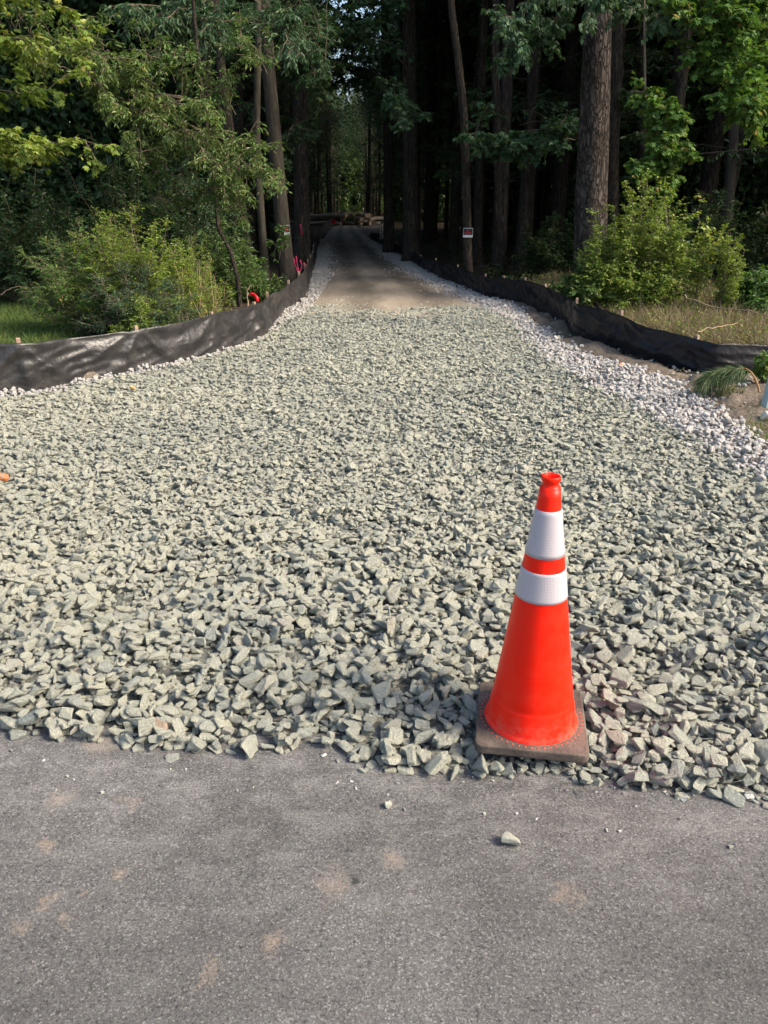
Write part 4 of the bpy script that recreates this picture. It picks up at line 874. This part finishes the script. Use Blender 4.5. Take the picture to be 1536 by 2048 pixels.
shrub('shrub', 'spreading mid green shrub with small leaves behind the left fence', (165, 560), 10.4, (.95, .8, 1.45), 'maple', 60, 26, .30, 8, .034, 'oval', .45, (.2, .95), .15, arch=.25)
shrub('shrub', 'low deep green part of the thicket right behind the left fence', (270, 600), 9.9, (.8, .55, 1.0), 'blue', 46, 26, .28, 8, .032, 'oval', .45, (.0, .7), .15, arch=.2)
shrub('shrub', 'yellow green privet shrub in the middle of the left thicket', (275, 560), 10.35, (1.0, .7, 1.72), 'yellow', 84, 28, .28, 8, .037, 'oval', .45, (.0, .8), .12, arch=.2)
shrub('shrub', 'lime green leafy plant low at the right foot of the left thicket', (285, 630), 9.6, (.40, .3, .62), 'lime', 22, 18, .22, 8, .042, 'oval', .45, (.2, .8), .2)
shrub('shrub', 'golden green twiggy bush at the right end of the left thicket', (385, 560), 10.9, (.55, .5, 1.35), 'yellow', 40, 20, .24, 7, .032, 'oval', .4, (.2, .9), .1, arch=.1)
shrub('shrub', 'vine covered dark shrub between the left thicket and the grey trunks', (440, 545), 13.6, (.75, .6, 1.5), 'ash', 34, 18, .34, 7, .07, 'oval', .5, (0, .6), .3)
shrub('shrub', 'leafy undergrowth bush at the foot of the left grey trunks', (510, 560), 14.2, (.65, .4, .75), 'ash', 26, 16, .3, 7, .06, 'oval', .45, (.0, .7), .3)
shrub('shrub', 'big round vine covered shrub with small yellow green leaves behind the right fence', (1275, 575), 12.6, (1.02, .8, 2.1), 'lime', 88, 24, .28, 8, .046, 'oval', .75, (.1, .95), .25, arch=.1, hmin=.15)
shrub('shrub', 'shorter bright leafy shrub leaning against the left side of the big round one', (1205, 575), 12.5, (.62, .5, 1.6), 'lime', 44, 20, .26, 8, .046, 'oval', .75, (.1, .9), .25, arch=.1, hmin=.2)
shrub('shrub', 'pale leafy vine clump at the left foot of the big round right shrub', (1165, 590), 12.4, (.5, .4, .85), 'ash', 28, 16, .24, 8, .055, 'oval', .85, (.2, .9), .3)
shrub('shrub', 'wispy shrub with sparse round leaves arching out right of the round shrub', (1390, 560), 12.3, (.6, .3, 1.75), 'lime', 9, 12, .22, 7, .06, 'oval', .8, (.4, 1), .1, arch=.3, hmin=.7)
shrub('sapling', 'slender young sapling with a small leafy head behind the right fence', (1452, 560), 12.0, (.27, .22, 1.35), 'lime', 14, 16, .16, 8, .05, 'oval', .4, (.3, .9), .1, base_spread=.04, arch=.0, hmin=.75, cat='sapling')
for k, (x, y, Y, rx, h, lf, lb) in enumerate(((1530, 560, 12.2, .5, .7, 'maple', 'low leafy bush at the right edge behind the dry grass'), (1580, 500, 15.6, 1.3, 2.2, 'dark', 'tall dark bush in shade under the upper right maple'),
        (60, 560, 13.6, 1.7, 2.3, 'dark', 'broad dark bush behind the lawn at the left edge'), (250, 500, 15.0, 1.7, 3.2, 'dark', 'tall dark bush behind the left thicket'), (-60, 480, 14.5, 1.6, 3.4, 'dark', 'tall dark bush behind the maple at the far left'),
        (1330, 540, 15.5, 1.1, 1.7, 'dark', 'dim bush behind the big round right shrub'), (1420, 540, 16.5, 1.2, 2.0, 'dark', 'dim bush in the shade behind the young sapling'), (370, 470, 16.5, 1.4, 3.4, 'dark', 'tall dark bush behind the leaning ash'),
        (1100, 540, 18.5, 1.0, 1.5, 'fern', 'dim low bush in the shade left of the big pine'))):
    shrub('shrub', lb, (x, y), Y, (rx, .9, h), lf, 34, 22, .42, 8, .085, 'oval', .5, (0, .8), .3)

# ------------------------------------------------------------------ grass, weeds, litter
def blades(name, label, pts, hgt, wd, leaf, lean=.5, cat='grass', kind='stuff', tint=None, z=None):
    n = len(pts); P = np.concatenate([pts, (z if z is not None else np.full(n, .02))[:, None]], 1); F = Fol()
    d = rng.normal(size=(n, 3)) * np.array([lean, lean, .1]) + np.array([0, 0, 1.]); L = hgt * rng.uniform(.4, 1.2, n)
    F.leaves(P, d, np.cross(norm(d), rv(n)), L, wd, 'blade', tint, L * .25 * lean); return tag(link(name, F.mesh(name), LM[leaf]), label, cat, kind=kind)
def inpx(poly, n, z=.04):
    P = gpoly(poly, z); lo, hi = P.min(0), P.max(0); q = rng.uniform(lo, hi, (n, 2)); return q[inpoly(q, P)]
blades('lawn_grass', 'bright green grass at the left edge behind the silt fence', inpx([(-400, 735), (150, 676), (235, 655), (130, 640), (60, 615), (-400, 600)], 60000), .16, .006, 'grass', .5, tint=None)
q = inpx([(230, 640), (460, 600), (540, 575), (480, 560), (300, 590), (120, 640)], 9000); blades('tall_weeds', 'dry tan and green weeds standing between the left thicket and the fence', q, .45, .008, 'dry', .25, 'weeds')
q = inpx([(1000, 590), (1140, 615), (1250, 650), (1400, 690), (1800, 720), (1800, 600), (1400, 560), (1100, 560)], 90000); blades('dry_grass', 'tangled dry brown grass behind the right silt fence', q, .36, .006, 'dry', .9, 'grass')
q = inpx([(1000, 590), (1140, 615), (1250, 650), (1400, 690), (1800, 720), (1800, 590), (1400, 570), (1100, 560)], 9000)
q2 = inpx([(1100, 600), (1230, 628), (1400, 672), (1800, 700), (1800, 590), (1400, 570), (1100, 560)], 9000); blades('tall_grass', 'taller green and tan weeds standing in the dry grass behind the right fence', q2[:6500], .42, .008, 'dry', .5, 'weeds')
F = Fol(); n = len(q); F.leaves(np.concatenate([q, rng.uniform(.02, .22, (n, 1))], 1), rv(n), norm(rv(n) + np.array([0, 0, 1.2])), .05, .03, 'oval'); tag(link('ground_cover', F.mesh('ground_cover'), LM['lime']), 'low green leaves growing through the dry grass behind the right fence', 'ground cover', kind='stuff')
def und():
    F = Fol(); n = 60000; y = 14 + 30 * rng.random(n) ** 1.5; sd_ = rng.choice([-1, 1], n); x = centre(y) + sd_ * (2.6 + np.abs(rng.normal(0, .35 * y)))
    k = fbm(x * .7, y * .7, 91, 3) > -.1; x, y = x[k], y[k]; n = len(x); z = rng.uniform(.02, .45, n) * (.4 + .6 * vn(x * 1.3, y * 1.3, 5) ** 2)
    F.leaves(np.stack([x, y, z], 1), rv(n) * np.array([1, 1, .4]), norm(rv(n) * .6 + np.array([0, 0, 1])), rng.uniform(.05, .13, n), rng.uniform(.03, .06, n), 'oval'); return F.mesh('undergrowth')
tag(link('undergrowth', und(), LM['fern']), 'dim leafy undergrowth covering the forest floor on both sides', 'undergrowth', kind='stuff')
q = inpx([(1480, 860), (1536, 900), (1620, 930), (1600, 800), (1512, 815)], 1500, .06); blades('grass_tuft', 'green grass tuft at the foot of the grey green post on the right', q[:420], .12, .006, 'grass', .5, 'grass', 'stuff', z=np.full(len(q[:420]), .05))
q = inpx([(1400, 800), (1480, 865), (1536, 880), (1536, 770), (1400, 755)], 2600, .06); blades('dirt_litter', 'dry grass bits and roots lying on the dirt before the right fence', q, .10, .004, 'dry', 2.2, 'litter', 'stuff', z=np.full(len(q), .07))
q = inpx(DIRT_IN[:0] + [(1045, 618), (1110, 682), (1180, 712), (1290, 742), (1400, 775), (1400, 752), (1300, 728), (1190, 690), (1110, 640)], 2500, .06); blades('root_litter', 'dry roots and straw on the dirt ridge along the right fence', q, .09, .004, 'dry', 1.8, 'litter', 'stuff', z=np.full(len(q), .09))

# tall tan stalks in the left thicket
def stalks():
    T = Tub()
    for k in range(22):
        x = rng.uniform(355, 430); b = at(x, 640, 10.4 + rng.uniform(-.2, .4)); b[2] = .05; t = b + np.array([rng.normal(.02, .16), rng.normal(0, .1), rng.uniform(.45, .95)]); T.path(curve(b, t, 0, 6, .03), np.linspace(.0045, .002, 6), 4)
    return T.mesh('stalks')
tag(link('dry_stalks', stalks(), MAT_STEM), 'bunch of bare tan stalks at the right end of the left thicket', 'stalks', kind='stuff')

# fallen branches over the dry grass
def twig_thing(name, label, pts, r, mat=MAT_STEM, cat='branch', group=None):
    P = np.array(pts); base = P[0].copy(); T = Tub(); m_ = len(P); tt = np.linspace(0, 1, 14); Q = np.stack([np.interp(tt, np.linspace(0, 1, m_), P[:, i]) for i in range(3)], 1) - base; Q[1:-1] += rng.normal(size=(12, 3)) * r
    T.path(Q, np.linspace(r, r * .5, 14), 6); o = link(name, T.mesh(name), mat, None, base); return tag(o, label, cat, group)
twig_thing('fallen_branch', 'long bare branch arching over the dry grass to the right edge', [at(1370, 590, 11.5), at(1400, 608, 11.), at(1470, 620, 10.4), at(1560, 634, 9.8)], .011, group='bare branches behind the right fence')
twig_thing('fallen_branch', 'short bare branch lying just above the right fence top', [at(1395, 663, 9.2), at(1440, 652, 9.3), at(1475, 646, 9.5)], .008, group='bare branches behind the right fence')
twig_thing('fallen_branch', 'steep thin bare branch crossing the dry grass at the right', [at(1400, 625, 10.6), at(1450, 640, 10.2), at(1500, 672, 9.3)], .006, group='bare branches behind the right fence')
twig_thing('straw', 'bent pale straw leaning on the left silt fence', [at(212, 752, 8.0), at(196, 738, 8.02), at(178, 722, 8.05), at(158, 720, 8.1)], .003, cat='straw')
twig_thing('straw', 'short pale straw lying on the asphalt at the left', [G(158, 1793, .004), G(170, 1786, .006), G(183, 1779, .004)], .0012, cat='straw')
twig_thing('arching_stem', 'pale arching stem over the grass at the left edge', [at(2, 590, 10.5), at(20, 576, 10.5), at(38, 573, 10.5), at(56, 576, 10.5)], .006, cat='stem')

# dirt heap at the foot of the left fence
c = G(172, 752, .05); a = np.linspace(0, 1, 16)[:, None]; th = np.linspace(0, 2 * math.pi, 32, endpoint=False)[None]
X = a * .16 * np.cos(th); Y_ = a * .09 * np.sin(th); Z = .085 * (1 - a ** 2) * (1 + .0 * th) + .018 * fbm(X * 25, Y_ * 25, 3)
tag(link('dirt_heap', grid_mesh('dirt_heap', np.stack([X, Y_, Z + 0 * th], -1)[::-1], True, True), MAT_DIRT, None, (c[0], c[1] - .06, .05)), 'small heap of brown dirt at the foot of the left fence', 'dirt heap')

# ------------------------------------------------------------------ signs, ribbons, stakes, post
def text_rows(w_, h_, seed):
    r = random.Random(seed); bm = bmesh.new()
    for row, (zc, hh, n) in enumerate(((h_ * .22, h_ * .17, 2), (h_ * -.03, h_ * .17, 7))):
        cw = w_ * .84 / 8
        for k in range(n):
            x = (k - (n - 1) / 2) * cw
            for dx, ww, dz, h2 in ((-.3, .25, 0, 1), (.3, .25, 0, 1), (0, .8, r.choice([-.4, 0, .4]), .22)):
                m4 = Matrix.Translation((x + dx * cw * .8, -.006, zc + dz * hh)) @ Matrix.Diagonal((cw * ww, .002, hh * h2, 1)); bmesh.ops.create_cube(bm, size=1, matrix=m4)
    return bm_mesh(bm, 'lettering')
def sign(px, py, Y, w_, h_, label, yaw=0):
    p = at(px, py, Y); root = empty('sign', p, yaw); tag(root, label, 'sign', 'red and black signs nailed to trunks')
    def box(nm, dx, dy, dz, c, mt):
        bm = bmesh.new(); bmesh.ops.create_cube(bm, size=1, matrix=Matrix.Translation(c) @ Matrix.Diagonal((dx, dy, dz, 1))); return link(nm, bm_mesh(bm, nm), mt, root)
    box('border', w_, .004, h_, (0, 0, 0), S_WHT); box('panel', w_ * .94, .003, h_ * .68, (0, -.003, h_ * .11), S_BLK)
    link('lettering', text_rows(w_ * .94, h_ * .9, 3), S_RED, root)
S_WHT, S_BLK, S_RED = flat('sign_white', (.50, .54, .56), .5, .4, .1), flat('sign_black', (.012, .01, .01), .5, .4, .1), flat('sign_red', (.62, .012, .02), .5, .4, .1)
S_RED2 = flat('ribbon_red', (.85, .01, .02), .45, .4, .15); S_PINK = flat('ribbon_pink', (.38, .02, .07), .5, .3, .2)
sign(936, 465.5, 17.3 - .17, .20, .185, 'small red and black sign with a white strip on the crooked right trunk')
sign(573.5, 460, 17.2 - .20, .12, .19, 'small red and black sign on the leaning grey trunk at the left', R(25))
def strip(name, label, pts, wd, mat, cat='ribbon', group=None, up=(0, 0, 1)):
    P = np.array(pts, float); base = P[0].copy(); tt = np.linspace(0, 1, 16); Q = np.stack([np.interp(tt, np.linspace(0, 1, len(P)), P[:, i]) for i in range(3)], 1)
    for _ in range(3): Q[1:-1] = (Q[:-2] + Q[2:] + 2 * Q[1:-1]) / 4
    wv = np.array(wd if not isinstance(wd, float) else [wd]); ww = np.interp(tt, np.linspace(0, 1, len(wv)), wv)
    U = np.array(up, float)[None] * ww[:, None] / 2; U = U + .1 * ww[:, None] * np.stack([np.sin(tt * 9), np.cos(tt * 7), 0 * tt], 1)
    g_ = np.stack([Q - U, Q, Q + U], 1) - base; o = link(name, grid_mesh(name, g_), mat, None, base); md = o.modifiers.new('t', 'SOLIDIFY'); md.thickness = .0012; return tag(o, label, cat, group)
strip('ribbon', 'bright red ribbon arching by the left fence', [at(498, 588, 10.9), at(503, 587, 10.85), at(510, 591, 10.8), at(514, 598, 10.8), at(516, 603, 10.8)], [.015, .05, .06, .06, .03], S_RED2, up=(.6, 0, .7))
twig_thing('survey_stake', 'thin leaning wooden stake beside the red ribbon', [at(494, 620, 10.95), at(495, 590, 10.95), at(501, 568, 10.95)], .011, MAT_STAKE, 'stake')
for k, (a, b, c_) in enumerate((((587, 516), (590, 530), (596, 545)), ((592, 512), (594, 528), (599, 548)), ((600, 520), (604, 530), (600, 545)), ((606, 525), (612, 528), (610, 536)))):
    strip('flagging_tape', ['outer pale pink tape hanging behind the left fence', 'longest pink tape hanging behind the left fence', 'dark pink tape strip near the fence stakes', 'short pink tape tied at the fence top'][k], [at(*a, 15.6), at(*b, 15.55), at(*c_, 15.5)], .022, S_PINK, 'tape', 'pink flagging tapes by the left fence', (1, 0, .2))
strip('flagging_tape', 'high pink tape hanging against the dark trunk on the left', [at(601, 448, 20.5), at(602, 458, 20.45), at(604, 470, 20.5)], .04, S_PINK, 'tape', 'pink flagging tapes by the left fence', (1, 0, .2))
strip('flag', 'small red flag at the far end of the left fence', [at(668, 440, 52), at(668, 447, 52)], .22, S_RED2, 'flag', None, (1, 0, 0))
for k, (x, lb) in enumerate(((761, 'leftmost pale stake at the end of the right fence'), (764.5, 'middle pale stake at the end of the right fence'), (768, 'right pale stake at the end of the right fence'))):
    twig_thing('survey_stake', lb, [at(x, 478, 28), at(x + .3, 460, 28), at(x + 1, 443, 28)], .014, flat('pale_stake', (.6, .55, .48)), 'stake', 'pale stakes at the right fence end')
# utility post at the right edge
b = G(1518, 830, .04); pt = empty('utility_post', (b[0] + .055, b[1], 0), R(8)); tag(pt, 'pale grey green plastic marker post cut by the right edge', 'post')
bm = bmesh.new(); bmesh.ops.create_cube(bm, size=1)
for v in bm.verts: v.co = Vector((v.co.x * .105, v.co.y * .07, v.co.z * 1.0 + .4))
bmesh.ops.bevel(bm, geom=[e for e in bm.edges if abs(e.verts[0].co.z - e.verts[1].co.z) > .5], offset=.012, segments=3, affect='EDGES')
body = link('body', bm_mesh(bm, 'body'), flat('post_plastic', (.27, .36, .36), .55, .4, .12, 12), pt)
bm = bmesh.new(); bmesh.ops.create_cube(bm, size=1, matrix=Matrix.Translation((0, 0, .905)) @ Matrix.Diagonal((.12, .085, .02, 1))); bmesh.ops.bevel(bm, geom=list(bm.edges), offset=.005, segments=2, affect='EDGES')
link('cap', bm_mesh(bm, 'cap'), flat('post_cap', (.22, .3, .3), .55, .4, .1), pt); pt.rotation_euler.y = R(4)

# pine seedling bent over in front of the right fence
base = G(1521, 800, .05); root = empty('pine_seedling', base); tag(root, 'bent young pine with long drooping needles in front of the right fence', 'seedling')
Ys = base[1]; S_ = [at(1521, 800, Ys), at(1517, 775, Ys), at(1510, 755, Ys), at(1500, 742, Ys + .02), at(1490, 737, Ys + .03), at(1470, 737, Ys + .04), at(1445, 742, Ys + .03), at(1428, 750, Ys)]
P = np.array(S_) - base; T = Tub(); T.path(P, np.linspace(.010, .004, len(P)), 7)
F = Fol()
for q in range(7):
    t = np.array([.5 + .07 * q]); p, d = sample(P, t); e = p[0] + np.array([-.16 - .05 * rng.random(), rng.normal(0, .06), -.06 - .05 * rng.random()]); cu = curve(p[0], e, .03, 6); T.path(cu, .003, 4)
    n = 260; tt = rng.random(n); a_, d_ = sample(cu, tt); F.leaves(a_, norm(d_ * .7 + rv(n) * .75 + np.array([-.2, 0, -.3])), rv(n), rng.uniform(.09, .16, n), .004, 'blade', None, .04)
n = 420; tt = rng.uniform(.45, 1, n); a_, d_ = sample(P, tt); F.leaves(a_, norm(d_ * .6 + rv(n) * .8 + np.array([-.1, 0, -.4])), rv(n), rng.uniform(.09, .16, n), .004, 'blade', None, .05)
link('stem', T.mesh('stem'), flat('seedling_stem', (.34, .19, .09), .8, .2, .2), root); link('needles', F.mesh('needles'), LM['pine'], root)
# maple sprout in front of the fence end
shrub('vine', 'green maple leaved vine climbing over the right fence beside the post', (1528, 770), 7.2, (.17, .12, .50), 'maple', 10, 6, .10, 5, .055, 'star', .85, (.5, 1), .1, cat='vine', base_spread=.05, hmin=.4)
shrub('weed', 'small low weed growing in the dirt under the pine seedling', (1460, 800), 6.6, (.13, .12, .12), 'lime', 16, 8, .05, 5, .018, 'oval', .4, (0, .6), .1, cat='weed')

# ------------------------------------------------------------------ log pile at the end of the trail
bark_m, end_m = flat('log_bark', (.24, .20, .15), .9, .2, .4, 6), flat('log_end', (.42, .31, .21), .85, .2, .2, 12)
for k in range(21):
    row = k // 7; i = k % 7; Yl = 57 + row * .25 + rng.uniform(0, 1.5); x = centre(57) - .7 + i * .34 + rng.normal(0, .12); z = .16 + row * .30 + rng.uniform(-.04, .08); rr = rng.uniform(.10, .17); ln = rng.uniform(3.0, 4.6)
    yaw = rng.normal(0, .28) + (R(65) if k % 3 == 0 else R(8)); dx, dy = math.sin(yaw), math.cos(yaw); T = Tub(); Pp = np.array([(-dx * ln / 2 * 0, 0, 0), (dx * ln * -.9, dy * ln, rng.normal(0, .1))]); tt = np.linspace(0, 1, 7)[:, None]; Pp = Pp[0] * (1 - tt) + Pp[1] * tt
    Pp[1:-1] += rng.normal(size=(5, 3)) * .02; T.path(Pp, rr * np.linspace(1, .85, 7), 12); me = T.mesh('log')
    root = empty('log', (x, Yl, z)); tag(root, 'felled log in the pile at the far end of the trail', 'log', 'felled logs in the far pile'); link('bark', me, bark_m, root)
    bm = bmesh.new(); bmesh.ops.create_circle(bm, cap_ends=True, radius=rr * .97, segments=14); e_ = bm_mesh(bm, 'cut_end'); dd = Vector(Pp[0] - Pp[1]); o = link('cut_end', e_, end_m, root, tuple(Vector(Pp[0]) + dd.normalized() * .003)); o.rotation_euler = dd.to_track_quat('Z', 'Y').to_euler()
shrub('brush_pile', 'pale cut branches heaped on top of the log pile', (685, 425), 58.5, (1.4, .8, 1.9), 'ash', 20, 10, .5, 5, .12, 'kite', .4, (0, .8), .2, cat='brush')
